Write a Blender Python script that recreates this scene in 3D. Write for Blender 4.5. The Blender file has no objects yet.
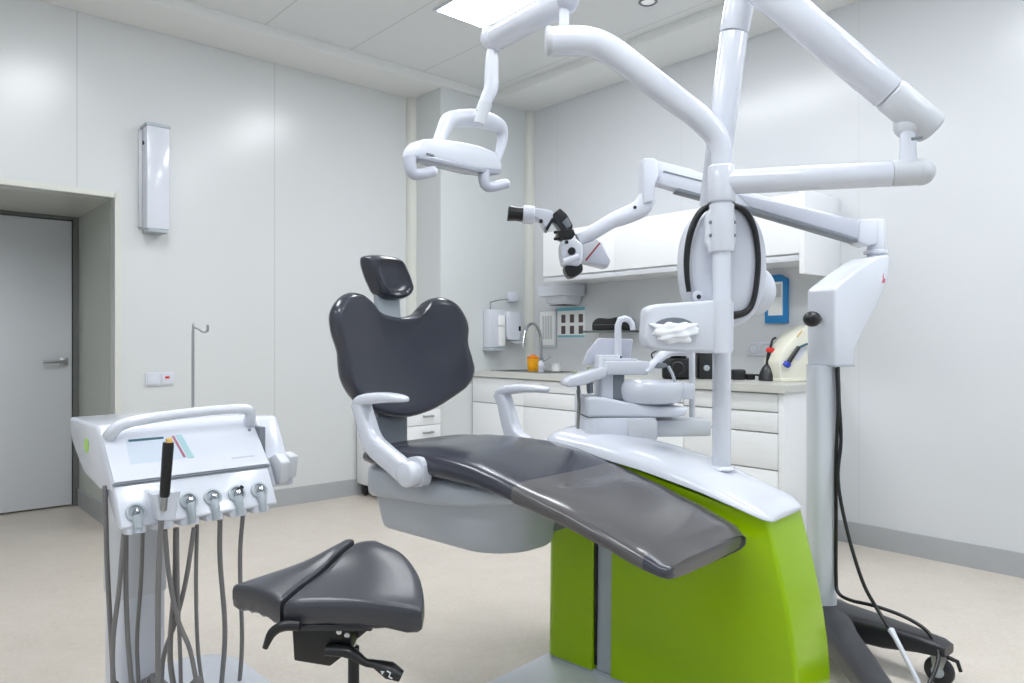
import bpy, bmesh, math, random
from mathutils import Vector, Matrix
random.seed(7)
PI = math.pi
scene = bpy.context.scene
COL = scene.collection
V = Vector

# ------------------------------------------------------------------ camera maths
H = 1.15
FPX = 732.0
FW = V((.6668, .7452, 0)); RT = V((.7452, -.6668, 0))
def P(u, v, d):
    """world point seen at pixel (u, v) at depth d"""
    p = FW * d + RT * ((u - 512) / FPX * d)
    p.z = H - (v - 341.5) / FPX * d
    return p
def frame(origin, yaw):
    return Matrix.Translation(origin) @ Matrix.Rotation(yaw, 4, 'Z')
class Plane:
    """vertical plane through a world point; local x along it, y away, z up (world height)"""
    def __init__(s, u, d, yaw):
        p = P(u, 341.5, d); s.p = V((p.x, p.y, 0)); s.yaw = yaw
        s.M = frame(s.p, yaw)
        s.ax = V((math.cos(yaw), math.sin(yaw), 0)); s.ay = V((-math.sin(yaw), math.cos(yaw), 0))
    def uv(s, u, v, off=0):
        r = FW + RT * ((u - 512) / FPX)
        d = (s.p + s.ay * off).dot(s.ay) / r.dot(s.ay)
        w = r * d
        return ((w - s.p).dot(s.ax), H - (v - 341.5) / FPX * d)
    def pts(s, l, off=0):
        return [s.uv(u, v, off) for u, v in l]
CAMYAW = math.atan2(RT.y, RT.x)

# ------------------------------------------------------------------ materials
def lin(c):
    c /= 255.0
    return c / 12.92 if c <= .04045 else ((c + .055) / 1.055) ** 2.4
def rgb(r, g, b): return (lin(r), lin(g), lin(b), 1)
MATS = {}
def mat(name, col, rough=.4, metal=0, spec=.5, bump=0, bscale=200, coat=0, emit=None, estr=0, var=0, vscale=3, trans=0):
    m = bpy.data.materials.new(name); m.use_nodes = True
    nt = m.node_tree; b = nt.nodes['Principled BSDF']
    b.inputs['Base Color'].default_value = col
    b.inputs['Roughness'].default_value = rough
    b.inputs['Metallic'].default_value = metal
    b.inputs['Specular IOR Level'].default_value = spec
    b.inputs['Coat Weight'].default_value = coat
    b.inputs['Coat Roughness'].default_value = .08
    b.inputs['Transmission Weight'].default_value = trans
    if emit:
        b.inputs['Emission Color'].default_value = emit; b.inputs['Emission Strength'].default_value = estr
    tc = nt.nodes.new('ShaderNodeTexCoord')
    if bump:
        n = nt.nodes.new('ShaderNodeTexNoise'); n.inputs['Scale'].default_value = bscale; n.inputs['Detail'].default_value = 3
        nt.links.new(tc.outputs['Object'], n.inputs['Vector'])
        bp = nt.nodes.new('ShaderNodeBump'); bp.inputs['Strength'].default_value = bump; bp.inputs['Distance'].default_value = .002
        nt.links.new(n.outputs['Fac'], bp.inputs['Height']); nt.links.new(bp.outputs['Normal'], b.inputs['Normal'])
    if var:
        n = nt.nodes.new('ShaderNodeTexNoise'); n.inputs['Scale'].default_value = vscale; n.inputs['Detail'].default_value = 6
        nt.links.new(tc.outputs['Object'], n.inputs['Vector'])
        mx = nt.nodes.new('ShaderNodeMix'); mx.data_type = 'RGBA'
        mx.inputs[6].default_value = tuple(c * (1 - var) for c in col[:3]) + (1,)
        mx.inputs[7].default_value = tuple(min(1, c * (1 + var)) for c in col[:3]) + (1,)
        nt.links.new(n.outputs['Fac'], mx.inputs[0]); nt.links.new(mx.outputs[2], b.inputs['Base Color'])
    MATS[name] = m
    return m

def seam_mat(name, col, lines, rough, dark=.86, spec=.5, width=.004):
    """painted panel surface; lines = [(axis, offset, period)] thin joints between panels"""
    m = mat(name, col, rough, spec=spec)
    nt = m.node_tree; b = nt.nodes['Principled BSDF']
    geo = nt.nodes.new('ShaderNodeNewGeometry'); sep = nt.nodes.new('ShaderNodeSeparateXYZ')
    nt.links.new(geo.outputs['Position'], sep.inputs[0])
    prev = None
    for ax, off, per in lines:
        a = nt.nodes.new('ShaderNodeMath'); a.operation = 'SUBTRACT'; a.inputs[1].default_value = off - per / 2
        nt.links.new(sep.outputs[ax], a.inputs[0])
        mo = nt.nodes.new('ShaderNodeMath'); mo.operation = 'FLOORED_MODULO'; mo.inputs[1].default_value = per
        nt.links.new(a.outputs[0], mo.inputs[0])
        cp = nt.nodes.new('ShaderNodeMath'); cp.operation = 'COMPARE'; cp.inputs[1].default_value = per / 2; cp.inputs[2].default_value = width
        nt.links.new(mo.outputs[0], cp.inputs[0])
        if prev is None: prev = cp
        else:
            mx = nt.nodes.new('ShaderNodeMath'); mx.operation = 'MAXIMUM'
            nt.links.new(prev.outputs[0], mx.inputs[0]); nt.links.new(cp.outputs[0], mx.inputs[1]); prev = mx
    mix = nt.nodes.new('ShaderNodeMix'); mix.data_type = 'RGBA'
    mix.inputs[6].default_value = col; mix.inputs[7].default_value = tuple(c * dark for c in col[:3]) + (1,)
    nt.links.new(prev.outputs[0], mix.inputs[0]); nt.links.new(mix.outputs[2], b.inputs['Base Color'])
    return m

M_wallL = seam_mat('painted_panel_wall', rgb(214, 216, 216), [(0, .958, 1.2)], .24, dark=.84, width=.004)
M_wallR = seam_mat('painted_panel_wall_right', rgb(214, 216, 219), [(1, .58, 1.2)], .24, dark=.95, width=.004)
M_wallP = mat('painted_panel_plain', rgb(212, 215, 215), .24)
M_strip = mat('cove_strip_cream', rgb(214, 214, 207), .4)
M_ceil = seam_mat('ceiling_tile', rgb(226, 228, 228), [(0, 1.91, .6)], .7, dark=.8, width=.005)
M_soffit = mat('soffit_plaster', rgb(232, 233, 231), .7)
M_base = mat('vinyl_skirting', rgb(172, 174, 176), .45, var=.05, vscale=8)
M_reveal = mat('reveal_panel', rgb(196, 199, 192), .35)
M_door = mat('door_laminate', rgb(216, 219, 223), .35)
M_jamb = mat('dark_jamb', rgb(105, 108, 104), .4)
# floor: speckled beige vinyl
M_floor = mat('speckled_vinyl_floor', rgb(206, 199, 187), .33, spec=.45)
def floor_nodes():
    nt = M_floor.node_tree; b = nt.nodes['Principled BSDF']
    tc = nt.nodes.new('ShaderNodeTexCoord')
    n1 = nt.nodes.new('ShaderNodeTexNoise'); n1.inputs['Scale'].default_value = 7; n1.inputs['Detail'].default_value = 8; n1.inputs['Roughness'].default_value = .7
    n2 = nt.nodes.new('ShaderNodeTexNoise'); n2.inputs['Scale'].default_value = 90; n2.inputs['Detail'].default_value = 4
    for n in (n1, n2): nt.links.new(tc.outputs['Object'], n.inputs['Vector'])
    ad = nt.nodes.new('ShaderNodeMath'); ad.operation = 'ADD'
    nt.links.new(n1.outputs['Fac'], ad.inputs[0]); nt.links.new(n2.outputs['Fac'], ad.inputs[1])
    rp = nt.nodes.new('ShaderNodeValToRGB')
    rp.color_ramp.elements[0].position = .34; rp.color_ramp.elements[0].color = rgb(203, 193, 180)
    rp.color_ramp.elements[1].position = .64; rp.color_ramp.elements[1].color = rgb(216, 207, 197)
    hf = nt.nodes.new('ShaderNodeMath'); hf.operation = 'MULTIPLY'; hf.inputs[1].default_value = .5
    nt.links.new(ad.outputs[0], hf.inputs[0]); nt.links.new(hf.outputs[0], rp.inputs[0])
    nt.links.new(rp.outputs[0], b.inputs['Base Color'])
floor_nodes()
M_white = mat('white_plastic', rgb(214, 217, 226), .28)
M_whiteg = mat('white_gloss_enamel', rgb(216, 219, 228), .16, coat=.3)
M_cab = mat('white_cabinet_laminate', rgb(240, 241, 243), .28)
M_gap = mat('cabinet_gap_grey', rgb(175, 175, 173), .5)
M_top = mat('worktop_laminate', rgb(205, 205, 199), .3, var=.03, vscale=60)
M_grey = mat('grey_plastic', rgb(172, 180, 186), .32)
M_shell = mat('grey_seat_shell', rgb(178, 184, 192), .3)
M_lav = mat('pale_lavender_grey', rgb(190, 193, 205), .3)
M_coll = mat('light_grey_collar', rgb(204, 206, 211), .35)
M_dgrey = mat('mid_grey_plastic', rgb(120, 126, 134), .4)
M_green = mat('lime_green_enamel', rgb(152, 190, 0), .2, spec=.35)
M_vinyl = mat('slate_vinyl', rgb(58, 60, 70), .2, bump=.08, bscale=350, var=.04, vscale=6)
M_vinyl2 = mat('saddle_leather', rgb(60, 61, 67), .3, bump=.12, bscale=300)
M_film = mat('smoky_plastic_film', rgb(88, 86, 87), .17, bump=.12, bscale=22, var=.07, vscale=9)
M_black = mat('black_plastic', rgb(20, 20, 22), .35)
M_blackm = mat('black_satin_metal', rgb(40, 41, 46), .3)
M_basebl = mat('charcoal_cast_base', rgb(38, 38, 44), .3)
M_hose = mat('grey_hose', rgb(126, 124, 125), .45)
M_chrome = mat('chrome', rgb(205, 207, 210), .15, metal=1)
M_steel = mat('brushed_steel', rgb(170, 172, 172), .3, metal=1)
M_screen = mat('touch_screen', rgb(205, 214, 226), .1)
M_blue = mat('blue_plastic', rgb(35, 130, 195), .35)
M_dblue = mat('cobalt_blue', rgb(30, 60, 180), .3)
M_teal = mat('dark_teal', rgb(50, 96, 112), .35)
M_yel = mat('yellow_plastic', rgb(247, 172, 8), .4)
M_orange = mat('orange_lid', rgb(240, 135, 20), .4)
M_red = mat('red_plastic', rgb(215, 50, 40), .4)
M_maroon = mat('pink_red_mark', rgb(196, 90, 110), .5)
M_sticker = mat('green_sticker', rgb(176, 222, 110), .5)
M_tan = mat('amber_tip', rgb(205, 165, 85), .4)
M_paper = mat('white_paper', rgb(240, 241, 240), .8)
M_tissue = mat('tissue', rgb(244, 246, 250), .9, bump=.5, bscale=35)
M_print = mat('printed_grey', rgb(206, 208, 210), .8)
M_cyan = mat('cyan_print', rgb(120, 190, 205), .7)
M_photo = mat('dark_photo_print', rgb(92, 80, 78), .7)
M_cream = mat('cream_plastic', rgb(232, 230, 214), .32)
M_glass = mat('smoked_glass_shelf', rgb(110, 120, 116), .1, trans=.3)
M_lampface = mat('lamp_lens', rgb(168, 172, 182), .12)
M_led = mat('ceiling_diffuser', (1, 1, 1, 1), .5, emit=(.93, .965, 1, 1), estr=24)
M_down = mat('downlight_glass', rgb(230, 230, 230), .3, emit=(1, 1, 1, 1), estr=.3)

# ------------------------------------------------------------------ mesh helpers
def loft(rings, cap0=True, cap1=True, closed=True):
    bm = bmesh.new(); R = [[bm.verts.new(p) for p in r] for r in rings]
    n = len(R[0])
    for a, b in zip(R, R[1:]):
        for i in range(n if closed else n - 1):
            j = (i + 1) % n
            try: bm.faces.new((a[i], a[j], b[j], b[i]))
            except ValueError: pass
    if cap0: bm.faces.new(R[0][::-1])
    if cap1: bm.faces.new(R[-1])
    bmesh.ops.recalc_face_normals(bm, faces=bm.faces)
    return bm
def catmull(pts, n=6, closed=False):
    pts = [V(p) for p in pts]; out = []; N = len(pts)
    rng = range(N) if closed else range(N - 1)
    for i in rng:
        p1, p2 = pts[i], pts[(i + 1) % N]
        p0 = pts[(i - 1) % N] if closed or i > 0 else p1 * 2 - p2
        p3 = pts[(i + 2) % N] if closed or i + 2 < N else p2 * 2 - p1
        for k in range(n):
            t = k / n
            out.append(.5 * ((2 * p1) + (p2 - p0) * t + (2 * p0 - 5 * p1 + 4 * p2 - p3) * t * t + (3 * p1 - p0 - 3 * p2 + p3) * t ** 3))
    if not closed: out.append(pts[-1])
    return out
def tube(pts, r, n=16, smooth=0, flat=1.0, up=None):
    pts = [V(p) for p in pts]; rs = list(r) if hasattr(r, '__len__') else [r] * len(pts)
    if smooth:
        q = catmull([(*p, rr) if False else p for p in pts], smooth)
        rr = []
        for i in range(len(pts) - 1):
            for k in range(smooth): rr.append(rs[i] + (rs[i + 1] - rs[i]) * k / smooth)
        rr.append(rs[-1]); pts, rs = q, rr
    rings = []; t0 = (pts[1] - pts[0]).normalized()
    u = up or (V((0, 0, 1)) if abs(t0.z) < .9 else V((1, 0, 0)))
    u = (u - t0 * u.dot(t0)).normalized()
    for i, p in enumerate(pts):
        if i == 0: t = t0
        elif i == len(pts) - 1: t = (pts[i] - pts[i - 1]).normalized()
        else: t = ((pts[i + 1] - p).normalized() + (p - pts[i - 1]).normalized()).normalized()
        u = (u - t * u.dot(t)).normalized(); w = t.cross(u)
        rings.append([p + u * math.cos(2 * PI * k / n) * rs[i] * flat + w * math.sin(2 * PI * k / n) * rs[i] for k in range(n)])
    return loft(rings)
def rtube(a, b, r, n=20, e=.006, r2=None):
    """straight tube with softly rounded ends"""
    a, b = V(a), V(b); t = (b - a).normalized(); r2 = r if r2 is None else r2
    return tube([a, a + t * e * .3, a + t * e, b - t * e, b - t * e * .3, b], [r - e, r - e * .35, r, r2, r2 - e * .35, r2 - e], n)
def rbox(x0, x1, y0, y1, z0, z1, bev=.004, seg=2):
    bm = bmesh.new()
    v = [bm.verts.new((x, y, z)) for x in (x0, x1) for y in (y0, y1) for z in (z0, z1)]
    for f in ((0, 1, 3, 2), (4, 6, 7, 5), (0, 4, 5, 1), (2, 3, 7, 6), (0, 2, 6, 4), (1, 5, 7, 3)): bm.faces.new([v[i] for i in f])
    bmesh.ops.recalc_face_normals(bm, faces=bm.faces)
    if bev: bmesh.ops.bevel(bm, geom=bm.edges[:], offset=bev, segments=seg, profile=.5, affect='EDGES')
    return bm
def prism(poly, y0, y1, bev=.004, seg=2):
    """polygon in (x, z) extruded along y"""
    bm = bmesh.new()
    a = [bm.verts.new((x, y0, z)) for x, z in poly]; b = [bm.verts.new((x, y1, z)) for x, z in poly]
    n = len(a)
    bm.faces.new(a); bm.faces.new(b[::-1])
    for i in range(n): bm.faces.new((a[i], b[i], b[(i + 1) % n], a[(i + 1) % n]))
    bmesh.ops.recalc_face_normals(bm, faces=bm.faces)
    if bev: bmesh.ops.bevel(bm, geom=bm.edges[:], offset=bev, segments=seg, profile=.5, affect='EDGES', clamp_overlap=True)
    return bm
def xprism(poly, x0, x1, bev=.004, seg=2):
    """polygon in (y, z) extruded along x"""
    bm = prism(poly, x0, x1, bev, seg)
    for v in bm.verts: v.co = V((v.co.y, v.co.x, v.co.z))
    bmesh.ops.recalc_face_normals(bm, faces=bm.faces)
    return bm
def zprism(poly, z0, z1, bev=.004, seg=2):
    bm = prism(poly, z0, z1, bev, seg)
    for v in bm.verts: v.co = V((v.co.x, v.co.z, v.co.y))
    bmesh.ops.recalc_face_normals(bm, faces=bm.faces)
    return bm
def lathe(prof, n=28, M=None):
    rings = [[V((r * math.cos(2 * PI * k / n), r * math.sin(2 * PI * k / n), z)) for k in range(n)] for r, z in prof]
    bm = loft(rings)
    if M: bm.transform(M)
    return bm
def toward(p, d):
    """matrix: local z along d at p"""
    return Matrix.Translation(V(p)) @ V(d).normalized().to_track_quat('Z', 'Y').to_matrix().to_4x4()
def ball(p, r, sx=1, sy=1, sz=1):
    bm = bmesh.new(); bmesh.ops.create_uvsphere(bm, u_segments=20, v_segments=12, radius=r)
    bm.transform(Matrix.Translation(V(p)) @ Matrix.Diagonal((sx, sy, sz, 1))); return bm
def cat(*bms):
    out = bmesh.new()
    for b in bms:
        me = bpy.data.meshes.new('tmp'); b.to_mesh(me); b.free(); out.from_mesh(me); bpy.data.meshes.remove(me)
    return out
def rrect(x0, x1, y0, y1, r, n=6):
    pts = []
    for cx, cy, a in ((x1 - r, y1 - r, 0), (x0 + r, y1 - r, 90), (x0 + r, y0 + r, 180), (x1 - r, y0 + r, 270)):
        for k in range(n + 1):
            t = math.radians(a + 90 * k / n); pts.append((cx + r * math.cos(t), cy + r * math.sin(t)))
    return pts
def rrect4(x0, x1, y0, y1, rs, n=10):
    pts = []
    for (cx, cy, a), r in zip(((x1 - rs[0], y1 - rs[0], 0), (x0 + rs[1], y1 - rs[1], 90), (x0 + rs[2], y0 + rs[2], 180), (x1 - rs[3], y0 + rs[3], 270)), rs):
        for k in range(n + 1):
            t = math.radians(a + 90 * k / n); pts.append((cx + r * math.cos(t), cy + r * math.sin(t)))
    return pts
def pad(outline, rings, wrap=None, cx=None, cz=None, rnd=.85):
    """cushion: closed (x, z) outline, rings = [(scale toward the middle, y)] from front middle to back middle"""
    cx = sum(p[0] for p in outline) / len(outline) if cx is None else cx
    cz = sum(p[1] for p in outline) / len(outline) if cz is None else cz
    R = []
    hx = (max(p[0] for p in outline) - min(p[0] for p in outline)) * .43; hz = (max(p[1] for p in outline) - min(p[1] for p in outline)) * .43
    for s, y in rings:
        ring = []
        for x, z in outline:
            a = math.atan2((z - cz) / hz, (x - cx) / hx); b_ = min(1, (1 - s) / .45) * rnd
            X = cx + ((x - cx) * (1 - b_) + hx * math.cos(a) * b_) * s; Z = cz + ((z - cz) * (1 - b_) + hz * math.sin(a) * b_) * s
            ring.append(V((X, y + (wrap(X, Z) if wrap else 0), Z)))
        R.append(ring)
    return loft(R)
def sq(n, w, h, e=4.0):
    """super-ellipse points, half sizes w, h"""
    o = []
    for k in range(n):
        a = 2 * PI * k / n; c, s = math.cos(a), math.sin(a)
        o.append((w * math.copysign(abs(c) ** (2 / e), c), h * math.copysign(abs(s) ** (2 / e), s)))
    return o

# ------------------------------------------------------------------ object helpers
def tag(o, label=None, cat_=None, group=None, kind=None):
    if label: o['label'] = label
    if cat_: o['category'] = cat_
    if group: o['group'] = group
    if kind: o['kind'] = kind
    return o
ROOT = {}
def thing(name, label, cat_, loc, group=None):
    o = bpy.data.objects.new(name, None); COL.objects.link(o); o.location = loc
    o.empty_display_size = .1
    ROOT[o.name] = V(loc)
    return tag(o, label, cat_, group)
def rootloc(o):
    while o.parent: o = o.parent
    return V(o.location)
def obj(name, bm, m, parent=None, M=None, sub=0, ang=40, label=None):
    if M is not None: bm.transform(M)
    if parent is not None: off = rootloc(parent)
    else:
        xs = [v.co for v in bm.verts]
        off = V(((min(c.x for c in xs) + max(c.x for c in xs)) / 2, (min(c.y for c in xs) + max(c.y for c in xs)) / 2, min(c.z for c in xs)))
    bmesh.ops.translate(bm, verts=bm.verts, vec=-off)
    me = bpy.data.meshes.new(name); bm.to_mesh(me); bm.free()
    for p in me.polygons: p.use_smooth = True
    me.set_sharp_from_angle(angle=math.radians(ang))
    for mm in (m if isinstance(m, (list, tuple)) else [m]): me.materials.append(mm)
    o = bpy.data.objects.new(name, me); COL.objects.link(o)
    if parent is not None: o.parent = parent
    else: o.location = off
    if sub:
        md = o.modifiers.new('sub', 'SUBSURF'); md.levels = sub; md.render_levels = sub
    if label: o['label'] = label
    return o
def struct(name, bm, m, parent=None, **k):
    o = obj(name, bm, m, parent, **k)
    if parent is None: o['kind'] = 'structure'
    return o

# ================================================================== SETTING
XR, YL, YP, XP = 4.23, 4.88, 4.50, 3.30      # right wall, left wall, pilaster face, pilaster side
ZS, ZC = 3.08, 3.14                          # soffit, ceiling
DX0, DX1, DY, DZ = .0, 1.16, 5.90, 2.02      # door recess
XB, YB = -2.2, -2.2
def quads(*boxes):
    return cat(*[rbox(*b, bev=0) for b in boxes])
struct('floor', rbox(XB, XR + .1, YB, 6.0, -.05, 0, bev=0), M_floor)
struct('ceiling', rbox(XB, XR + .1, YB, YL + .1, ZC, ZC + .05, bev=0), M_ceil)
struct('trim_1', quads((XB, XR, 4.46, YL, ZS, ZC), (3.79, XR, YB, 4.46, ZS, ZC)), M_soffit)   # dropped soffit along both walls
struct('wall_left', quads((DX1, XP, YL, YL + .1, 0, ZS), (XB, DX1, YL, YL + .1, DZ, ZS), (XB, -.1, YL, YL + .1, 0, DZ)), M_wallL)
struct('wall_right', rbox(XR, XR + .1, YB, YP + .1, 0, ZS, bev=0), M_wallR)
struct('wall_pilaster', rbox(XP, XR + .1, YP, YL + .1, 0, ZS, bev=0), M_wallP)
struct('wall_recess', quads((DX1, DX1 + .08, YL + .1, DY + .1, 0, DZ + .1), (-.2, DX1, YL + .1, DY + .1, DZ, DZ + .1), (-.2, -.1, YL + .1, DY + .1, 0, DZ), (-.2, DX1 + .08, DY + .03, DY + .12, -.05, DZ + .1)), M_reveal)  # last box: unseen back slab, added to block outside light under the door
struct('trim_2', quads((DX1 - .003, DX1 + .03, YL - .006, YL + .02, .0, DZ + .03), (-.1, DX1, YL - .006, YL + .02, DZ - .003, DZ + .03)), M_strip)
# rounded cove strips in the corners
struct('trim_3', tube([(XP, YL, 0), (XP, YL, ZS)], .06, 24), M_strip)
struct('trim_4', tube([(XR, YP, 0), (XR, YP, ZS)], .06, 24), M_strip)
struct('baseboard_left', quads((DX1, XP, YL - .012, YL, 0, .12), (DX1 - .012, DX1, YL, DY - .06, 0, .12)), M_base)
struct('baseboard_right', rbox(XR - .012, XR, YB, YP, 0, .12, bev=0), M_base)
# the rest of the room behind the camera, with wide windows
struct('wall_back', quads((XB, XR, YB - .1, YB, 0, .8), (XB, XR, YB - .1, YB, 2.75, ZC), (XB, .1, YB - .1, YB, .8, 2.75), (3.9, XR + .1, YB - .1, YB, .8, 2.75)), M_wallP)
struct('wall_side', quads((XB - .1, XB, YB, YL + .1, 0, .8), (XB - .1, XB, YB, YL + .1, 2.75, ZC), (XB - .1, XB, YB, -1.4, .8, 2.75), (XB - .1, XB, 1.2, YL + .1, .8, 2.75)), M_wallP)
def win(name, M, wd):
    n = 3
    bs = [(0, wd, -.03, .03, .8, .85), (0, wd, -.03, .03, 2.70, 2.75)] + [(wd * i / n - .03, wd * i / n + .03, -.03, .03, .85, 2.70) for i in range(n + 1)]
    bm = quads(*bs); bm.transform(M); return struct(name, bm, M_white)
win('window_1', Matrix.Translation((.1, YB - .05, 0)), 3.8)
win('window_2', Matrix.Translation((XB - .05, -1.4, 0)) @ Matrix.Rotation(PI / 2, 4, 'Z'), 2.6)
# door
d = struct('door_1', rbox(-.1, 1.12, DY - .03, DY + .02, .012, DZ - .03, bev=.002), M_door)
hx = 1.0
pl = DY - .03
struct('door_frame', quads((1.125, DX1, DY - .05, DY + .02, 0, DZ), (-.1, 1.125, DY - .04, DY + .02, DZ - .025, DZ)), M_jamb, d)
struct('door_handle', cat(rbox(1.045, 1.095, pl - .012, pl, .985, 1.035, .003), tube([(1.07, pl - .01, 1.01), (1.07, pl - .05, 1.01), (1.05, pl - .055, 1.01), (.94, pl - .055, 1.01)], .010, 12)), M_steel, d)

# ceiling lights (lamps of the room)
def ceiling_panel(x0, x1, y0, y1, label):
    t = thing('ceiling_light', label, 'ceiling light', ((x0 + x1) / 2, (y0 + y1) / 2, ZC), 'ceiling light panels')
    w = .014
    obj('light_frame', quads((x0, x1, y0, y0 + w, ZC - .012, ZC), (x0, x1, y1 - w, y1, ZC - .012, ZC), (x0, x0 + w, y0 + w, y1 - w, ZC - .012, ZC), (x1 - w, x1, y0 + w, y1 - w, ZC - .012, ZC)), M_white, t)
    obj('diffuser', rbox(x0 + w, x1 - w, y0 + w, y1 - w, ZC - .008, ZC - .002, bev=0), M_led, t)
ceiling_panel(2.57, 2.98, 2.38, 3.58, 'bright white ceiling light panel above the operating lamp arm')
for x0, y0 in ((2.57, .2), (.75, 2.38), (.75, .2), (2.57, -1.6), (-1.0, 1.2)):
    ceiling_panel(x0, x0 + .41, y0, y0 + 1.2, 'white ceiling light panel further along the ceiling, out of the picture')
c = P(648, 3, 4.28)
t = thing('downlight', 'small round recessed downlight in the tiled ceiling', 'ceiling light', (c.x, c.y, ZC))
obj('trim_ring', lathe([(.052, 0), (.056, -.006), (.046, -.012), (.042, -.002)], 28, Matrix.Translation((c.x, c.y, ZC))), M_dgrey, t)
obj('lens', lathe([(.041, -.001), (.041, -.004), (.02, -.007), (.001, -.008)], 28, Matrix.Translation((c.x, c.y, ZC))), M_down, t)

# wall lamp box (germicidal lamp)
t = thing('wall_lamp', 'tall narrow white box lamp mounted high on the left wall', 'wall lamp', (1.39, YL, 1.82))
obj('housing', rbox(1.302, 1.434, YL - .125, YL - .01, 1.835, 2.46, .008), M_whiteg, t)
obj('end_cap', rbox(1.298, 1.438, YL - .128, YL, 2.455, 2.475, .004), M_grey, t)
obj('end_cap', rbox(1.310, 1.426, YL - .118, YL, 1.815, 1.838, .006), M_grey, t)
obj('mounting_plate', rbox(1.285, 1.42, YL - .02, YL, 1.85, 2.45, .002), M_coll, t)
obj('switch', lathe([(.012, 0), (.012, .006), (.004, .008)], 14, toward((1.302, YL - .06, 2.36), (-1, 0, 0))), M_black, t)
# light switch
t = thing('wall_switch', 'white double wall switch with a red mark on the left wall', 'switch', (1.41, YL, .87))
obj('switch_plate', rbox(1.325, 1.492, YL - .01, YL, .872, .958, .003), M_white, t)
obj('rocker', rbox(1.337, 1.402, YL - .016, YL - .008, .882, .948, .003), M_whiteg, t)
obj('rocker', rbox(1.415, 1.480, YL - .016, YL - .008, .882, .948, .003), M_whiteg, t)
obj('indicator', rbox(1.438, 1.464, YL - .019, YL - .014, .918, .932, .002), M_red, t)

# ================================================================== CABINETS
# wall cabinet run
CX, WZ0, WZ1 = 3.80, 1.60, 1.955
wy = [(3.9, 3.21), (3.21, 2.56), (2.56, 1.915)]
wl = ['white wall cabinet at the corner end, above the towel dispenser',
      'white wall cabinet in the middle of the run, behind the microscope arm',
      'white wall cabinet nearest the right end, above the blue frame']
for (y1, y0), l in zip(wy, wl):
    t = thing('wall_cabinet', l, 'cabinet', ((CX + XR) / 2, (y0 + y1) / 2, WZ0), 'white wall cabinets')
    obj('carcass', rbox(CX + .02, XR, y0, y1, WZ0 + .0, WZ1 + .005, .001), M_cab, t)
    obj('door', rbox(CX, CX + .018, y0 + .0004, y1 - .0004, WZ0 + .03, WZ1, .001), M_cab, t)
    obj('grip_rail', rbox(CX + .006, CX + .03, y0, y1, WZ0 - .012, WZ0 + .02, .002), M_coll, t)
t = obj('cabinet_end_panel', rbox(CX - .004, XR, 1.885, 1.914, 1.518, 1.975, .001), M_cab)
tag(t, 'deep white side panel closing the right end of the wall cabinets', 'panel')

# base cabinets
BX, BT = 3.60, .88
t_units = [(4.49, 3.9, [.875, .68, .10], 'white base cabinet in the corner below the sink, one drawer over a door'),
           (3.9, 3.21, [.875, .79, .68, .10], 'white base cabinet second from the corner, behind the far armrest'),
           (3.21, 2.52, [.875, .79, .68, .10], 'white base cabinet third from the corner, behind the cuspidor'),
           (2.52, 1.93, [.875, .775, .665, .47, .10], 'white four-drawer base cabinet at the right end of the worktop')]
for y1, y0, zs, l in t_units:
    t = thing('base_cabinet', l, 'cabinet', (3.9, (y0 + y1) / 2, 0), 'white base cabinets')
    obj('carcass', rbox(BX + .009, XR - .005, y0, y1, .09, BT, .001), M_gap, t)
    obj('plinth', rbox(BX + .07, XR - .05, y0, y1, 0, .09, .001), M_dgrey, t)
    for a, b in zip(zs, zs[1:]):
        g = .004
        obj('drawer' if a - b < .25 else 'cabinet_door', rbox(BX, BX + .0085, y0 + .002, y1 - .002, b + g, a - g, .0015), M_cab, t)
t = obj('cabinet_end_panel', rbox(BX - .002, XR - .005, 1.895, 1.928, .07, BT, .001), M_cab)
tag(t, 'white side panel closing the right end of the base cabinets', 'panel')
o = obj('round_sticker', lathe([(.010, 0), (.010, .004), (.002, .005)], 14, toward((BX, 2.13, .40), (-1, 0, 0))), M_red)
tag(o, 'tiny red round sticker on the lowest drawer of the right base cabinet', 'sticker')
# worktop with a hole for the sink
SX0, SX1, SY0, SY1 = 3.70, 4.02, 3.74, 4.38
w = quads((BX - .02, SX0, 1.88, YP, BT, .92), (SX1, XR, 1.88, YP, BT, .92), (SX0, SX1, 1.88, SY0, BT, .92), (SX0, SX1, SY1, YP, BT, .92))
bmesh.ops.remove_doubles(w, verts=w.verts, dist=.0005)
tag(obj('worktop', w, M_top), 'long pale grey worktop along the right wall', 'worktop')
# sink
t = thing('sink', 'stainless steel sink let into the worktop in the corner', 'sink', ((SX0 + SX1) / 2, (SY0 + SY1) / 2, .75))
ro, ri, rb = rrect(SX0 - .012, SX1 + .012, SY0 - .012, SY1 + .012, .03), rrect(SX0 + .012, SX1 - .012, SY0 + .012, SY1 - .012, .05), rrect(SX0 + .03, SX1 - .03, SY0 + .03, SY1 - .03, .05)
obj('basin', loft([[V((x, y, z)) for x, y in r] for r, z in ((ro, .9205), (ro, .924), (ri, .924), (ri, .915), (rb, .77), (rrect(SX0 + .1, SX1 - .1, SY0 + .2, SY1 - .2, .03), .765))], cap0=False), M_steel, t)
obj('drain', lathe([(.03, 0), (.03, .003), (.012, .004), (.010, .001)], 20, Matrix.Translation((3.87, 4.06, .766))), M_chrome, t)
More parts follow.
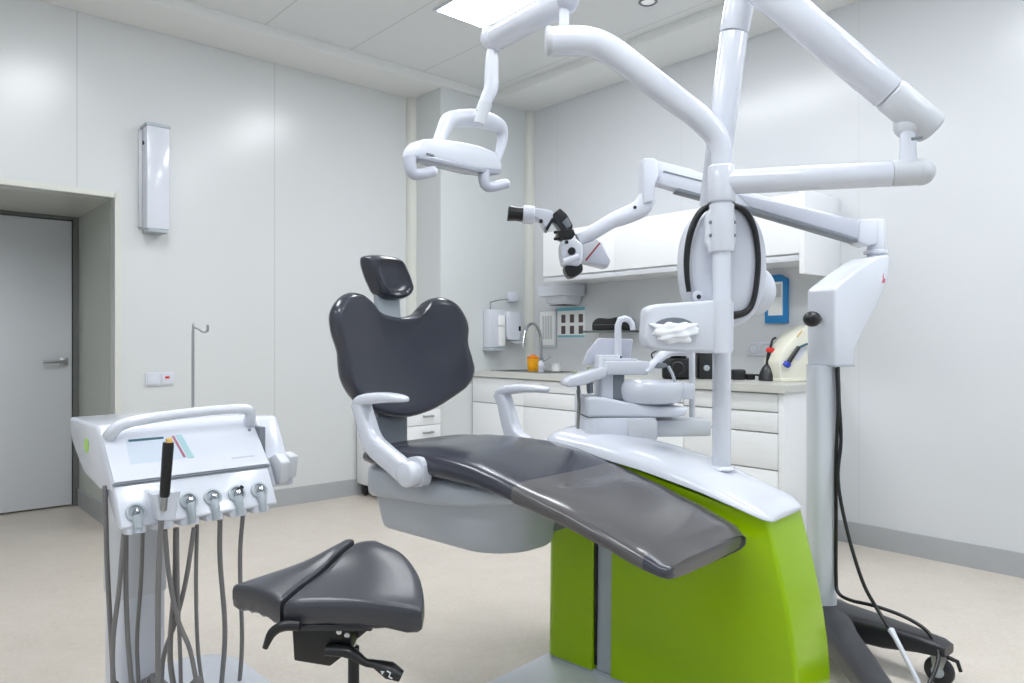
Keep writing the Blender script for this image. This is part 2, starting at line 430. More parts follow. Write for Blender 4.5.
# faucet
fb = V((4.07, 4.20, .92))
t = thing('faucet', 'chrome gooseneck faucet rising behind the sink', 'faucet', fb)
s1 = V((3.715, 4.095, 0)); dv = V((s1.x - fb.x, s1.y - fb.y, 0))
fp = [fb + V((0, 0, .02)), fb + V((0, 0, .22))]
for k in range(1, 10):
    a = PI * k / 10; fp.append(fb + dv * (.5 - .5 * math.cos(a)) * .75 + V((0, 0, .22 + .15 * math.sin(a))))
fp.append(fb + dv * .76 + V((0, 0, .19)))
obj('spout', tube(fp, .0125, 14), M_chrome, t)
obj('faucet_base', lathe([(.027, 0), (.027, .012), (.022, .02), (.020, .09), (.016, .10)], 24, Matrix.Translation(fb)), M_chrome, t)
obj('lever', tube([fb + V((.0, -.02, .07)), fb + V((.01, -.05, .085)), fb + V((.02, -.09, .11))], [.008, .007, .006], 10), M_chrome, t)
# sharps box, bottle, cup near the sink
def stand(u, d):
    p = P(u, 341.5, d); return V((p.x, p.y, .92))
c = stand(533, 5.62)
t = thing('sharps_box', 'small yellow sharps box with orange lid in front of the faucet', 'box', c)
obj('bin', loft([[V((c.x + x * s, c.y + y * s, c.z + z)) for x, y in sq(24, .036, .036, 6)] for z, s in ((.001, .8), (.004, .86), (.075, .97), (.095, 1), (.10, .97))]), M_yel, t)
obj('lid', loft([[V((c.x + x * s, c.y + y * s, c.z + z)) for x, y in sq(24, .036, .036, 5)] for z, s in ((.0995, 1.03), (.112, 1.03), (.116, .9), (.118, .5), (.128, .45), (.128, .2))]), M_orange, t)
obj('paper_label', rbox(-.02, .02, -.0375, -.0345, .03, .07, 0), M_yel, t, M=frame(c, CAMYAW))
c = stand(541, 5.5)
t = thing('dropper_bottle', 'small white bottle with dark cap beside the yellow box', 'bottle', c)
obj('bottle_body', lathe([(.018, 0), (.021, .004), (.021, .07), (.014, .082), (.010, .085), (.010, .09)], 24, Matrix.Translation(c)), M_white, t)
obj('cap', lathe([(.012, .0895), (.012, .108), (.009, .112)], 20, Matrix.Translation(c)), M_dgrey, t)
obj('blue_label', lathe([(.0213, .02), (.0213, .05)], 24, Matrix.Translation(c)), M_lav, t)
c = stand(556, 5.62)
t = thing('paper_cup', 'small white cup standing on the worktop right of the faucet', 'cup', c)
obj('cup_body', lathe([(.03, 0), (.034, .004), (.038, .058), (.036, .058), (.031, .006), (.001, .005)], 28, Matrix.Translation(c)), M_paper, t)
obj('rim', lathe([(.038, .056), (.041, .058), (.041, .062), (.037, .062), (.036, .057)], 28, Matrix.Translation(c)), M_white, t)

# dispensers on the pilaster
t = thing('soap_dispenser', 'tall white lever dispenser holding a labelled bottle, left of the pair by the sink', 'dispenser', (3.79, YP, 1.08))
obj('housing', rbox(3.715, 3.865, YP - .09, YP, 1.10, 1.405, .012), M_white, t)
obj('bottle', rbox(3.80, 3.868, YP - .105, YP - .02, 1.11, 1.36, .014), M_paper, t)
obj('label_band', rbox(3.80, 3.8695, YP - .1065, YP - .03, 1.265, 1.285, .001), M_print, t)
obj('drip_tray', rbox(3.71, 3.85, YP - .12, YP, 1.075, 1.10, .006), M_grey, t)
hl = [(3.75, YP - .05, 1.405), (3.75, YP - .05, 1.46), (3.78, YP - .10, 1.475), (3.90, YP - .05, 1.49), (3.97, YP - .03, 1.495)]
obj('lever', tube(hl, .005, 8), M_steel, t)
t = thing('soap_dispenser', 'rounded white soap dispenser with a dark window, right of the labelled one', 'dispenser', (3.97, YP, 1.14))
obj('housing', loft([[V((3.965 + x * s, YP - .055 * s2 + y, z)) for x, y in sq(28, .082, .052, 5)] for z, s, s2 in ((1.165, .8, 1), (1.175, .92, 1), (1.25, 1, 1), (1.34, 1, 1), (1.375, .95, 1), (1.39, .8, 1))]), M_white, t)
obj('window', rbox(4.005, 4.025, YP - .113, YP - .10, 1.235, 1.275, .004), M_black, t)
obj('drip_tray', lathe([(.02, 0), (.055, .006), (.06, .015), (.02, .018)], 28, Matrix.Translation((4.0, YP - .1, 1.135))), M_white, t)
t = obj('sensor_box', rbox(3.965, 4.055, YP - .05, YP, 1.475, 1.555, .008), M_white)
tag(t, 'small white cube box on the wall above the dispensers', 'box')
# towel dispenser under cabinet
t = thing('paper_dispenser', 'large white paper towel dispenser under the corner end of the wall cabinets', 'dispenser', (4.1, 3.95, 1.42))
obj('cover', loft([[V((x, y, z)) for x, y in rrect(4.0 + i, XR - .001, 3.87 + i, 4.15 - i, .05)] for z, i in ((1.437, .05), (1.445, .035), (1.47, .02), (1.50, .012), (1.503, .0))]), M_white, t)
obj('upper_cover', loft([[V((x, y, z)) for x, y in rrect(3.97 + i, XR - .001, 3.84 + i, 4.16 - i, .05)] for z, i in ((1.503, .0), (1.58, .0), (1.587, .01))]), M_white, t)
obj('paper_slot', rbox(4.06, 4.2, 3.93, 4.09, 1.432, 1.438, .002), M_black, t)

# papers on the right wall
t = thing('instruction_sheet', 'white instruction sheet in a clear holder in the corner of the right wall', 'paper', (XR, 4.27, 1.10))
obj('holder', rbox(XR - .012, XR, 4.18, 4.38, 1.10, 1.415, .002), M_coll, t)
obj('sheet', rbox(XR - .014, XR - .011, 4.195, 4.365, 1.12, 1.395, 0), M_paper, t)
obj('printed_block', cat(*[rbox(XR - .0148, XR - .0135, 4.225 + .03 * i, 4.245 + .03 * i, 1.17, 1.36, 0) for i in range(4)]), M_print, t)
t = thing('photo_card', 'photo card with six small pictures and blue edges on the right wall', 'poster', (XR, 4.01, 1.19))
obj('card', rbox(XR - .006, XR, 3.87, 4.165, 1.185, 1.42, 0), M_paper, t)
obj('blue_edge', quads((XR - .0068, XR - .0055, 3.87, 4.165, 1.395, 1.42), (XR - .0068, XR - .0055, 3.87, 4.165, 1.185, 1.20)), M_cyan, t)
for i in range(3):
    for j in range(2):
        y = 4.125 - i * .095; z = 1.345 - j * .09
        obj('picture', rbox(XR - .0072, XR - .0055, y - .045, y, z - .045, z + .02, 0), M_photo, t)
# blue frame
t = thing('glove_holder', 'blue wall holder with a white sheet, right of the x-ray head', 'holder', (XR, 2.27, 1.26))
obj('blue_frame', prism([(2.196, 1.262), (2.342, 1.262), (2.342, 1.53), (2.30, 1.56), (2.24, 1.56), (2.196, 1.53)], 0, .03, .004), M_blue, t, M=Matrix(((0, 1, 0, XR - .03), (1, 0, 0, 0), (0, 0, 1, 0), (0, 0, 0, 1))))
obj('sheet', rbox(XR - .034, XR - .0295, 2.222, 2.316, 1.31, 1.515, 0), M_paper, t)
obj('printed_block', rbox(XR - .0352, XR - .0335, 2.232, 2.306, 1.42, 1.50, 0), M_print, t)
# outlet
t = thing('power_outlet', 'white double power outlet on the right wall above the worktop', 'outlet', (XR, 2.39, 1.06))
obj('outlet_plate', rbox(XR - .01, XR, 2.305, 2.47, 1.06, 1.147, .003), M_white, t)
for y in (2.347, 2.428):
    s_ = obj('socket', lathe([(.034, 0), (.034, .003), (.026, .003), (.024, -.004), (.001, -.004)], 24, toward((XR - .0085, y, 1.103), (-1, 0, 0))), M_coll, t)
    obj('pin_hole', cat(*[lathe([(.009, 0), (.009, .002), (.001, .002)], 10, toward((XR - .0048, y + q, 1.103), (-1, 0, 0))) for q in (-.01, .01)]), M_black, s_)
# smoked shelf with black device
t = obj('wall_shelf', rbox(4.02, XR, 3.32, 3.72, 1.215, 1.23, .002), M_glass)
tag(t, 'thin smoked glass shelf on the right wall behind the cuspidor', 'shelf')
t = thing('loupes_case', 'black zipped case lying on the smoked glass shelf', 'case', (4.12, 3.50, 1.231))
ol = catmull([(3.36, 1.232), (3.365, 1.30), (3.40, 1.325), (3.50, 1.312), (3.58, 1.322), (3.635, 1.29), (3.64, 1.232)], 4)
obj('case_body', xprism([(p.x, p.y) for p in ol], 4.05, 4.2, .01), M_black, t)
obj('zip', rbox(4.046, 4.05, 3.38, 3.62, 1.27, 1.274, .0005), M_dgrey, t)

# black equipment on the worktop behind the pole
def blob_box(f, x0, x1, y0, y1, z0, z1, b=.008): 
    bm = rbox(x0, x1, y0, y1, z0, z1, b); return bm
f = frame(stand(678, 4.5), -.9) @ Matrix.Scale(1.3, 4)
t = thing('photo_camera', 'black camera with lens and flash unit lying on the worktop behind the tissue box', 'camera', f.translation)
obj('body', rbox(-.075, .075, -.03, .03, 0, .10, .012), M_black, t, M=f)
obj('prism_hump', prism([(-.04, .10), (-.028, .135), (.028, .135), (.04, .10)], -.03, .03, .006), M_black, t, M=f)
obj('lens_barrel', lathe([(.034, .0), (.036, .01), (.036, .05), (.040, .055), (.040, .085), (.033, .088), (.030, .07), (.001, .068)], 28, toward(f @ V((-.005, -.03, .055)), f.to_3x3() @ V((0, -1, 0)))), M_blackm, t)
obj('flash_ring', lathe([(.042, .06), (.058, .062), (.058, .08), (.042, .082)], 28, toward(f @ V((-.005, -.03, .055)), f.to_3x3() @ V((0, -1, 0)))), M_black, t)
f = frame(stand(706, 4.5), -.7) @ Matrix.Scale(1.15, 4)
t = thing('flash_unit', 'black flash unit with grey knobs standing right beside the camera on the worktop', 'flash unit', f.translation)
obj('flash_body', rbox(-.05, .05, -.04, .04, 0, .15, .012), M_black, t, M=f)
obj('flash_head', rbox(-.04, .04, -.06, .03, .15, .20, .01), M_black, t, M=f)
obj('knob', lathe([(.018, 0), (.018, .012), (.014, .015)], 20, toward(f @ V((-.01, -.04, .06)), f.to_3x3() @ V((0, -1, 0)))), M_grey, t)
f = frame(stand(746, 4.42), -.75)
t = thing('cable_box', 'low black charger box with coiled lead left of the curing lamp', 'charger', f.translation)
obj('charger_body', rbox(-.09, -.01, -.04, .04, 0, .062, .01), M_black, t, M=f)
obj('plug', rbox(.0, .05, -.025, .025, 0, .035, .008), M_black, t, M=f)
obj('lead', tube([(.04, .0, .02), (.06, -.02, .03), (.09, -.01, .012), (.11, .01, .012), (.12, -.01, .008), (.10, -.04, .006)], .006, 8, smooth=5), M_black, t, M=f)
f = frame(stand(768, 4.30), -.72)
t = thing('curing_lamp', 'black curing lamp with a red collar standing in its charging foot', 'curing lamp', f.translation)
obj('charging_foot', lathe([(.05, 0), (.055, .006), (.05, .04), (.035, .075), (.018, .095), (.014, .098)], 28), M_blackm, t, M=f)
obj('handle', tube([(.0, 0, .09), (.004, 0, .14), (.012, 0, .18)], [.015, .014, .013], 14, smooth=4), M_black, t, M=f)
obj('collar', lathe([(.02, 0), (.026, .005), (.026, .022), (.018, .028)], 20, toward((.012, 0, .165), (.2, 0, 1))), M_red, t, M=f)
obj('light_guide', tube([(.014, 0, .18), (.02, 0, .22), (.03, 0, .245), (.045, -.01, .252)], [.008, .007, .006, .006], 10, smooth=4), M_black, t, M=f)
# white device with blue
pw = Plane(795, 4.2, CAMYAW + .15)
t = thing('polishing_unit', 'cream bench device with sloping front and a blue and black handpiece', 'dental device', (pw.p.x, pw.p.y, .92))
body = pw.pts([(779, 380), (777, 362), (781, 352), (799, 330), (806, 325), (822, 325), (824, 380)])
body = [(x, max(z, .921)) for x, z in body]
obj('device_body', prism(body, -.02, .16, .008), M_cream, t, M=pw.M)
obj('base_foot', rbox(body[0][0] - .004, body[-1][0] + .004, -.03, .17, .921, .94, .004), M_cream, t, M=pw.M)
a, b = pw.pts([(783, 364), (795, 347)])
obj('handpiece', tube([(a[0], -.045, a[1]), (b[0], -.04, b[1])], [.014, .012], 14), M_black, t, M=pw.M)
obj('blue_nozzle', lathe([(.016, -.012), (.021, -.008), (.021, .012), (.014, .016)], 20, toward((a[0], -.045, a[1]), (a[0] - b[0], 0, a[1] - b[1]))), M_dblue, t, M=pw.M)
a, b, c_ = pw.pts([(796, 347), (804, 344), (809, 350)])
obj('hose_loop', tube([(a[0], -.04, a[1]), (b[0], -.05, b[1]), (c_[0], -.035, c_[1]), (c_[0] - .01, -.01, c_[1] - .03)], .007, 10, smooth=5), M_teal, t, M=pw.M)
obj('front_label', prism(pw.pts([(790, 357), (800, 345), (805, 349), (796, 361)]), -.024, -.018, 0), M_white, t, M=pw.M)
q = pw.pts([(795, 337), (800, 331)])
obj('slot', tube([(q[0][0], -.021, q[0][1]), (q[1][0], -.021, q[1][1])], .004, 8), M_tan, t, M=pw.M)

# drawer trolley behind the chair
t = thing('drawer_trolley', 'white wheeled drawer trolley against the wall behind the chair backrest', 'trolley', (3.03, 4.65, 0))
obj('trolley_body', rbox(2.79, 3.27, 4.47, 4.86, .09, .70, .003), M_cab, t)
obj('trolley_top', rbox(2.785, 3.275, 4.45, 4.865, .70, .72, .003), M_cab, t)
for z1, z0 in ((.695, .655), (.65, .535), (.53, .405), (.40, .26), (.255, .10)):
    dr = obj('drawer', rbox(2.795, 3.265, 4.452, 4.47, z0, z1, .002), M_cab, t)
    if z1 < .69: obj('drawer_handle', cat(rbox(3.10, 3.19, 4.425, 4.435, z1 - .06, z1 - .045, .003), rbox(3.105, 3.115, 4.43, 4.455, z1 - .06, z1 - .045, .001), rbox(3.175, 3.185, 4.43, 4.455, z1 - .06, z1 - .045, .001)), M_steel, dr)
for x in (2.83, 3.23):
    for y in (4.51, 4.81):
        obj('caster', cat(rtube((x - .012, y, .035), (x + .012, y, .035), .034, 18), rbox(x - .02, x + .02, y - .02, y + .02, .06, .09, .003)), M_black, t)

# ================================================================== TREATMENT UNIT (green pedestal)
YAW = math.atan2(.1, .995)
UO = V((1.911, .967, 0))
MU = frame(UO, YAW)
ZT = [(0, .618), (.08, .640), (.3, .698), (.5, .737), (.7, .765), (.9, .782), (1.2, .79)]
def zt(y):
    for a, b in zip(ZT, ZT[1:]):
        if y <= b[0]: return a[1] + (b[1] - a[1]) * max(0, (y - a[0]) / (b[0] - a[0]))
    return ZT[-1][1]
t_unit = thing('treatment_unit', 'lime green treatment unit pedestal with white top, cuspidor and lamp pole', 'dental unit', MU @ V((.14, .45, 0)))
def plan(y0, y1, inset=0, r0=.055, r1=.03, n=7, W=.285):
    pts = []
    x0, x1 = inset, W - inset
    a0, a1 = y0 + inset, y1 - inset
    rl = r0 * .35
    for cx, cy, a, r in ((x1 - r1, a1 - r1, 0, r1), (x0 + r1, a1 - r1, 90, r1), (x0 + rl, a0 + rl, 180, rl), (x1 - r0, a0 + r0, 270, r0)):
        for k in range(n + 1):
            tt = math.radians(a + 90 * k / n); pts.append((cx + r * math.cos(tt), cy + r * math.sin(tt)))
    return pts
def body_rings(y0, y1, z0, near, r0, r1, inset=0, top=0, levels=8):
    R = []
    for i in range(levels + 1):
        tt = i / levels; ring = []
        bulge = .012 * math.sin(PI * tt)
        for x, y in plan(y0, y1, inset, r0, r1):
            lean = (.09 * tt ** 1.6) if near else 0
            wgt = max(0, 1 - (y - y0) / .30) if near else 0
            yy = y + lean * wgt - (bulge * wgt)
            xx = x + (.012 * tt if x < .14 else -.006 * tt)
            ring.append(V((xx, yy, z0 + tt * (zt(yy) + top - z0))))
        R.append(ring)
    return R
obj('front_panel', loft(body_rings(0, .622, .045, True, .045, .012)), M_green, t_unit, M=MU)
obj('rear_panel', loft(body_rings(.692, .90, .045, False, .012, .045)), M_green, t_unit, M=MU)
obj('core', loft(body_rings(.60, .71, .036, False, .01, .01, inset=.018)), M_grey, t_unit, M=MU)
obj('panel_gap', rbox(.012, .25, .684, .6915, .06, .70, 0), M_black, t_unit, M=MU)
def cap_section(y, y0=.078, y1=.915):
    def corner(dd, r): return r - math.sqrt(max(0, r * r - max(0, r - dd) ** 2))
    dn, df = y - y0, y1 - y
    xl = -.005 + max(corner(dn, .03), corner(df, .05)); xr = .288 + -max(corner(dn, .07), corner(df, .05))
    hh_ = (.022 + .036 * min(1, max(0, dn) / .30)) * (.25 + .75 * min(1, max(0, dn) / .035) ** .5) * (.3 + .7 * min(1, max(0, df) / .05) ** .5)
    z = zt(y); xc, w_ = (xl + xr) / 2, (xr - xl) / 2
    ring = [V((xl + .006, y, z + .001)), V((xl, y, z + .004))]
    for k in range(21):
        t_ = -1 + 2 * k / 20; t_ = math.copysign(abs(t_) ** .7, t_)
        ring.append(V((xc + w_ * t_, y, z + .006 + hh_ * (1 - abs(t_) ** 3) ** .55)))
    ring += [V((xr, y, z + .004)), V((xr - .006, y, z + .001))]
    return ring
cys = [.0785, .080, .084, .09, .10, .115, .13, .15] + [.18 + .035 * k for k in range(20)] + [.865, .885, .90, .91, .914]
obj('top_cover', loft([cap_section(y) for y in cys]), M_whiteg, t_unit, M=MU, ang=50)
obj('floor_plate', loft([[V((x, y, z)) for x, y in rrect(-.42 + i, .30 - i, .12 + i, .925 - i, .09)] for z, i in ((0.001, 0), (.022, .004), (.034, .02), (.036, .04))]), M_white, t_unit, M=MU)
obj('skirt', loft([[V((x, y, z)) for x, y in plan(.01, .89, i, .04, .04)] for z, i in ((.001, .006), (.046, .006))]), M_grey, t_unit, M=MU)
# lamp pole
pc = MU @ V((.15, .298, 0)); PD = 2.307
zp = lambda v, dd=PD: H - (v - 341.5) / FPX * dd
obj('pole', cat(tube([(pc.x, pc.y, .72), (pc.x, pc.y, 1.60)], .0285, 24), lathe([(.04, 0), (.036, .006), (.0285, .01)], 24, Matrix.Translation((pc.x, pc.y, .750)))), M_whiteg, t_unit)
# cuspidor / water unit on the rear of the pedestal
pc2 = Plane(643, 2.65, CAMYAW + .12)
def C2(u, v): return pc2.uv(u, v)
def slab(pix, y0, y1, bev=.006): return prism(pc2.pts(pix), y0, y1, bev, 3)
def rslab(u0, u1, v0, v1, y0, y1, r, ch=.006):
    """rounded-plan block between pixel bounds"""
    x0, z1 = C2(u0, v0); x1, z0 = C2(u1, v1)
    return loft([[V((x, y, z)) for x, y in rrect(x0 + i, x1 - i, y0 + i, y1 - i, r)] for z, i in ((z0, ch), (z0 + ch * .3, ch * .3), (z0 + ch, 0), (z1 - ch, 0), (z1 - ch * .3, ch * .3), (z1, ch))])
obj('water_unit_base', rslab(581.5, 652, 416, 436, -.09, .16, .045), M_white, t_unit, M=pc2.M)
obj('lower_box', rslab(621, 649, 417.5, 436.5, -.105, .0, .012), M_coll, t_unit, M=pc2.M)
obj('swivel_arm', rslab(648, 707, 419, 434.5, -.05, .08, .015), M_coll, t_unit, M=pc2.M)
obj('mounting_foot', rslab(590, 650, 435, 452, -.03, .12, .03, .003), M_grey, t_unit, M=pc2.M)
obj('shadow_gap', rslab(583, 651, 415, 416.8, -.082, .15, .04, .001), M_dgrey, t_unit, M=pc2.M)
x0, z0 = C2(582, 415.2)
wd = [(582, 415.2), (582, 395), (600, 396), (622, 401), (650, 404.5), (680, 405.5), (680, 412), (672, 415.2)]
obj('wedge_body', prism(pc2.pts(wd), -.085, .14, .02, 4), M_white, t_unit, M=pc2.M)
obj('upright', rslab(598, 619, 355, 400, -.03, .07, .012), M_white, t_unit, M=pc2.M)
obj('upright_recess', rslab(611, 622, 372, 399, -.036, .05, .006), M_dgrey, t_unit, M=pc2.M)
obj('control_head', rslab(601, 645, 361, 374, -.06, .06, .012), M_white, t_unit, M=pc2.M)
obj('control_keypad', rslab(602, 634, 358.2, 361.5, -.05, .05, .012, .003), M_whiteg, t_unit, M=pc2.M)
# bowl
bx, bz = C2(650, 390); bx0, _ = C2(617, 390); br = bx - bx0
prof = [(.03, -.052), (br * .62, -.050), (br * .88, -.040), (br * .97, -.022), (br, .004), (br * .985, .022), (br * .93, .032), (br * .86, .032), (br * .80, .022), (br * .5, -.012), (.012, -.02)]
bm = lathe(prof, 48, Matrix.Translation((bx, .0, bz)))
obj('cuspidor_bowl', bm, M_whiteg, t_unit, M=pc2.M)
a = C2(668, 388); b = C2(697, 387)
obj('bowl_handle', rslab(672, 690, 383, 398, -.06, .04, .02), M_white, t_unit, M=pc2.M)
# bowl rinse spout: broad curved tongue
tp = pc2.pts([(688, 351), (668, 352), (652, 362), (640, 372)])
obj('rinse_spout', tube([(x, .01 - .02 * i, z) for i, (x, z) in enumerate(tp)], [.032, .03, .024, .020], 18, smooth=6, flat=.55), M_white, t_unit, M=pc2.M)
obj('spout_mouth', ball((*[C2(655, 365)[0]], -.05, C2(655, 365)[1]), .02, 1.5, .3, .55), M_dgrey, t_unit, M=pc2.M)
tp = pc2.pts([(664, 366), (668, 374), (671, 383)])
obj('rinse_tube', tube([(x, -.05, z) for x, z in tp], .006, 10), M_chrome, t_unit, M=pc2.M)
# cup filler post
tp = pc2.pts([(618, 360), (618, 326), (620, 320), (624.5, 318.5), (629, 320), (632, 324), (633, 330)])
obj('cup_filler', tube([(x, 0, z) for x, z in tp], [.0135, .0125, .0125, .012, .0115, .011, .010], 14), M_whiteg, t_unit, M=pc2.M)
obj('filler_valve', lathe([(.004, 0), (.004, .01), (.002, .012)], 10, toward((C2(619, 357)[0], -.016, C2(619, 357)[1]), (0, -1, 0))), M_black, t_unit, M=pc2.M)
# assistant holder arm with suction handles
obj('assistant_holder', prism(pc2.pts([(562, 381), (566, 376.5), (600, 366), (603, 370), (601, 377), (580, 384), (564, 386.5)]), -.07, .05, .008, 3), M_whiteg, t_unit, M=pc2.M)
for u, v0, v1, r in ((577, 384, 394, .006), (588, 378, 393, .012), (601, 374, 391, .008)):
    a = C2(u, v0); b = C2(u + 1, v1)
    s_ = obj('suction_handle', rtube((a[0], -.02, a[1]), (b[0], -.02, b[1]), r, 14, .003), M_dgrey, t_unit, M=pc2.M)
for u in (576, 589, 597):
    a = C2(u, 371 if u > 580 else 375)
    obj('suction_tip', lathe([(.012, 0), (.012, .02), (.008, .024), (.008, .034), (.004, .035)], 16, Matrix.Translation((a[0], .01, a[1] - .02))), mat('green_grey_tip%d' % u, rgb(158, 168, 140), .4), t_unit, M=pc2.M)
a = pc2.pts([(578, 390), (579, 405), (578, 425), (578, 440), (586, 448)])
obj('suction_hose', tube([(x, .0, z) for x, z in a], .006, 10, smooth=5), mat('olive_grey_hose', rgb(128, 130, 122), .5), t_unit, M=pc2.M)
# tilted grey panel behind the filler
obj('splash_panel', prism(pc2.pts([(588, 366), (593, 352), (604, 338), (639, 339), (636, 360), (600, 364)]), .07, .11, .006), M_lav, t_unit, M=pc2.M)
obj('drain_tube', cat(rtube((C2(697, 351)[0], .05, C2(697, 351)[1]), (C2(697, 421)[0], .05, C2(697, 421)[1]), .011, 16, .002)), M_coll, t_unit, M=pc2.M)
a = pc2.pts([(632, 362), (645, 363.5), (651, 360), (650, 354), (656, 350)])
obj('thin_lead', tube([(x, -.02, z) for x, z in a], .003, 8, smooth=5), M_black, t_unit, M=pc2.M)

# tissue box on the pole
pt = Plane(684, 2.24, CAMYAW + .05)
t = thing('tissue_box', 'white tissue dispenser box clamped to the lamp pole with a tissue in its oval opening', 'tissue box', (*P(684, 341.5, 2.24).xy, 1.115))
ob = pt.pts([(640, 338), (642, 309), (650, 305), (700, 301.5), (729, 300.5), (729, 353), (700, 353), (652, 350.5), (643, 347)])
obj('box_shell', prism(ob, -.05, .03, .012, 3), M_white, t, M=pt.M)
x0, z1 = pt.uv(711, 300.3, -.03); x1, z0 = pt.uv(731, 353.2, -.03)
obj('pole_clamp', loft([[V((x, y, z)) for x, y in rrect(x0, x1, -.062, .105, .026)] for z in (z0, z1)]), M_whiteg, t, M=pt.M)
oc = pt.uv(674, 328.5, -.05)
def ell(cx, cz, a, b, y, n=28): return [V((cx + a * math.cos(2 * PI * k / n), y, cz + b * math.sin(2 * PI * k / n))) for k in range(n)]
obj('oval_opening', loft([ell(oc[0], oc[1] + .006, .060, .027, -.0508), ell(oc[0], oc[1] + .006, .058, .025, -.052), ell(oc[0], oc[1] + .006, .056, .023, -.0512)]), M_dgrey, t, M=pt.M)
bm = bmesh.new(); bmesh.ops.create_icosphere(bm, subdivisions=4, radius=1)
for v in bm.verts:
    n_ = 1 + .12 * math.sin(7 * v.co.x + 3 * v.co.z) + .10 * math.sin(11 * v.co.z - 4 * v.co.x)
    v.co = V((oc[0] - .002 + v.co.x * .068 * n_, -.052 + v.co.y * .016 * n_, oc[1] - .006 + v.co.z * .031 * n_ + .012 * v.co.x * v.co.x * (1 if v.co.z > 0 else 0) - .006))
obj('tissue', bm, M_tissue, t, M=pt.M, ang=80)
for i in range(3):
    a = pt.uv(691 + i * 2.4, 334, -.05); b = pt.uv(691 + i * 2.4, 343, -.05)
    obj('slot', tube([(a[0], -.051, a[1]), (b[0], -.051, b[1])], .0018, 8), M_coll, t, M=pt.M)

# ================================================================== DENTAL CHAIR
t_chair = thing('dental_chair', 'reclining dental chair with slate grey vinyl cushions and grey shell', 'dental chair', MU @ V((-.25, .8, .03)))
def tab(tbl, y):
    for a, b in zip(tbl, tbl[1:]):
        if y <= b[0]:
            k = (y - a[0]) / (b[0] - a[0]); k = max(0, min(1, k)); k = k * k * (3 - 2 * k) * .3 + k * .7
            return [p + (q - p) * k for p, q in zip(a[1:], b[1:])]
    return list(tbl[-1][1:])
#      y     x0     x1    ztop  thick
SEAT = [(.13, -.452, -.04, .612, .042), (.15, -.467, -.022, .630, .054), (.20, -.475, -.012, .648, .058), (.30, -.482, .0, .680, .060), (.45, -.49, .012, .722, .066),
        (.57, -.497, .022, .754, .075), (.66, -.503, .026, .780, .085), (.75, -.508, .026, .802, .095), (.84, -.51, .024, .816, .105), (1.0, -.51, .02, .820, .105),
        (1.15, -.51, .02, .814, .095), (1.25, -.505, .018, .80, .08), (1.30, -.49, .0, .785, .06)]
def seat_ring(y, grow=0, e=3.4, n=40):
    x0, x1, z1, th = tab(SEAT, y)
    cx, cz = (x0 + x1) / 2, z1 - th / 2
    ring = []
    for a, b in sq(n, (x1 - x0) / 2 + grow, th / 2 + grow, e):
        dish = .012 * (1 - (a / ((x1 - x0) / 2)) ** 2) if b > 0 and .5 < y < 1.25 else 0
        X = cx + a; ring.append(V((X, y + .032 * max(0, 1 - (y - .13) / .35) * max(0, -(X + .02) / .45), cz + b - dish)))
    return ring
def endrings(y, n0=0, sgn=-1, grow=0):
    base = seat_ring(y, grow); c = sum(base, V()) / len(base); out = []
    for s, dy in ((.5, .010), (.84, .009), (.96, .005)):
        out.append([c + V(((p - c).x * (1 - (1 - s) * .25), sgn * dy, (p - c).z * s)) for p in base])
    return out
ys = [.60 + i * .05 for i in range(15)]
obj('seat_cushion', loft([seat_ring(.598, -.004)] + [seat_ring(y) for y in ys] + endrings(1.30, sgn=1)[::-1]), M_vinyl, t_chair, M=MU)
ys = [.13 + i * .0362 for i in range(14)]
rings = endrings(.13, grow=.003) + [seat_ring(y, .003) for y in ys]
bm = loft(rings)
for f_ in bm.faces:
    c = f_.calc_center_median()
    if c.x < -.43 + (c.y - .16) * -.3 and c.y < .205 and len(f_.verts) == 4: f_.material_index = 1
obj('foot_cover', bm, [M_film, M_vinyl], t_chair, M=MU, label='smoky clear plastic film over the foot end of the cushion')
# backrest
pb = Plane(395, 2.77, YAW)
# plane through chair centre line y = 1.42 in unit frame
bp = MU @ V((-.245, 1.42, 0)); pb.p = V((bp.x, bp.y, 0)); pb.M = frame(pb.p, YAW)
ol = [(348, 293), (338.5, 300), (332, 313), (334, 332), (340.5, 351), (342, 368), (345, 383), (356, 401), (374, 413), (400.7, 418), (428, 411), (453.5, 396), (468, 384), (473, 371), (470.5, 358), (466.3, 343), (467, 328), (464, 316), (455, 303), (442.4, 297.5), (431, 299), (424, 306), (416, 313.5), (398, 317.5), (377, 312), (367, 300.5), (359, 293.5)]
def lean(z): return .12 * (z - .87)
def wrap(x, z):
    k = max(0, (z - .98) / .35)
    return lean(z) - .55 * k * (x + .0) ** 2 - .25 * x * x
def on_surface(plane, pix, f):
    out = []
    for u, v in pix:
        x, z = plane.uv(u, v)
        for _ in range(4): x, z = plane.uv(u, v, f(x, z))
        out.append((x, z))
    return out
ol = [(p.x, p.y) for p in catmull([(*p, 0) for p in on_surface(pb, ol, wrap)], 4, closed=True)]
RB = [(.02, -.012), (.3, -.013), (.6, -.020), (.8, -.032), (.9, -.036), (.955, -.033), (.985, -.020), (1.0, 0), (.995, .018), (.97, .034), (.9, .044), (.6, .05), (.02, .05)]
obj('backrest', pad(ol, RB, wrap, cx=0, cz=1.08), M_vinyl, t_chair, M=pb.M, ang=60)
obj('backrest_bracket', prism(pb.pts([(383, 410), (413, 410), (413, 462), (381, 462)]), .03, .07, .008), M_dgrey, t_chair, M=pb.M)
(bx0, bz0), (bx1, bz1) = on_surface(pb, [(377, 322), (398, 290)], lambda x, z: .03 + lean(z))
obj('headrest_bracket', loft([[V((x, y + lean(z), z)) for x, y in rrect(bx0, bx1, .02, .045, .008)] for z in (bz0 - .15, bz0, bz1)]), M_grey, t_chair, M=pb.M)
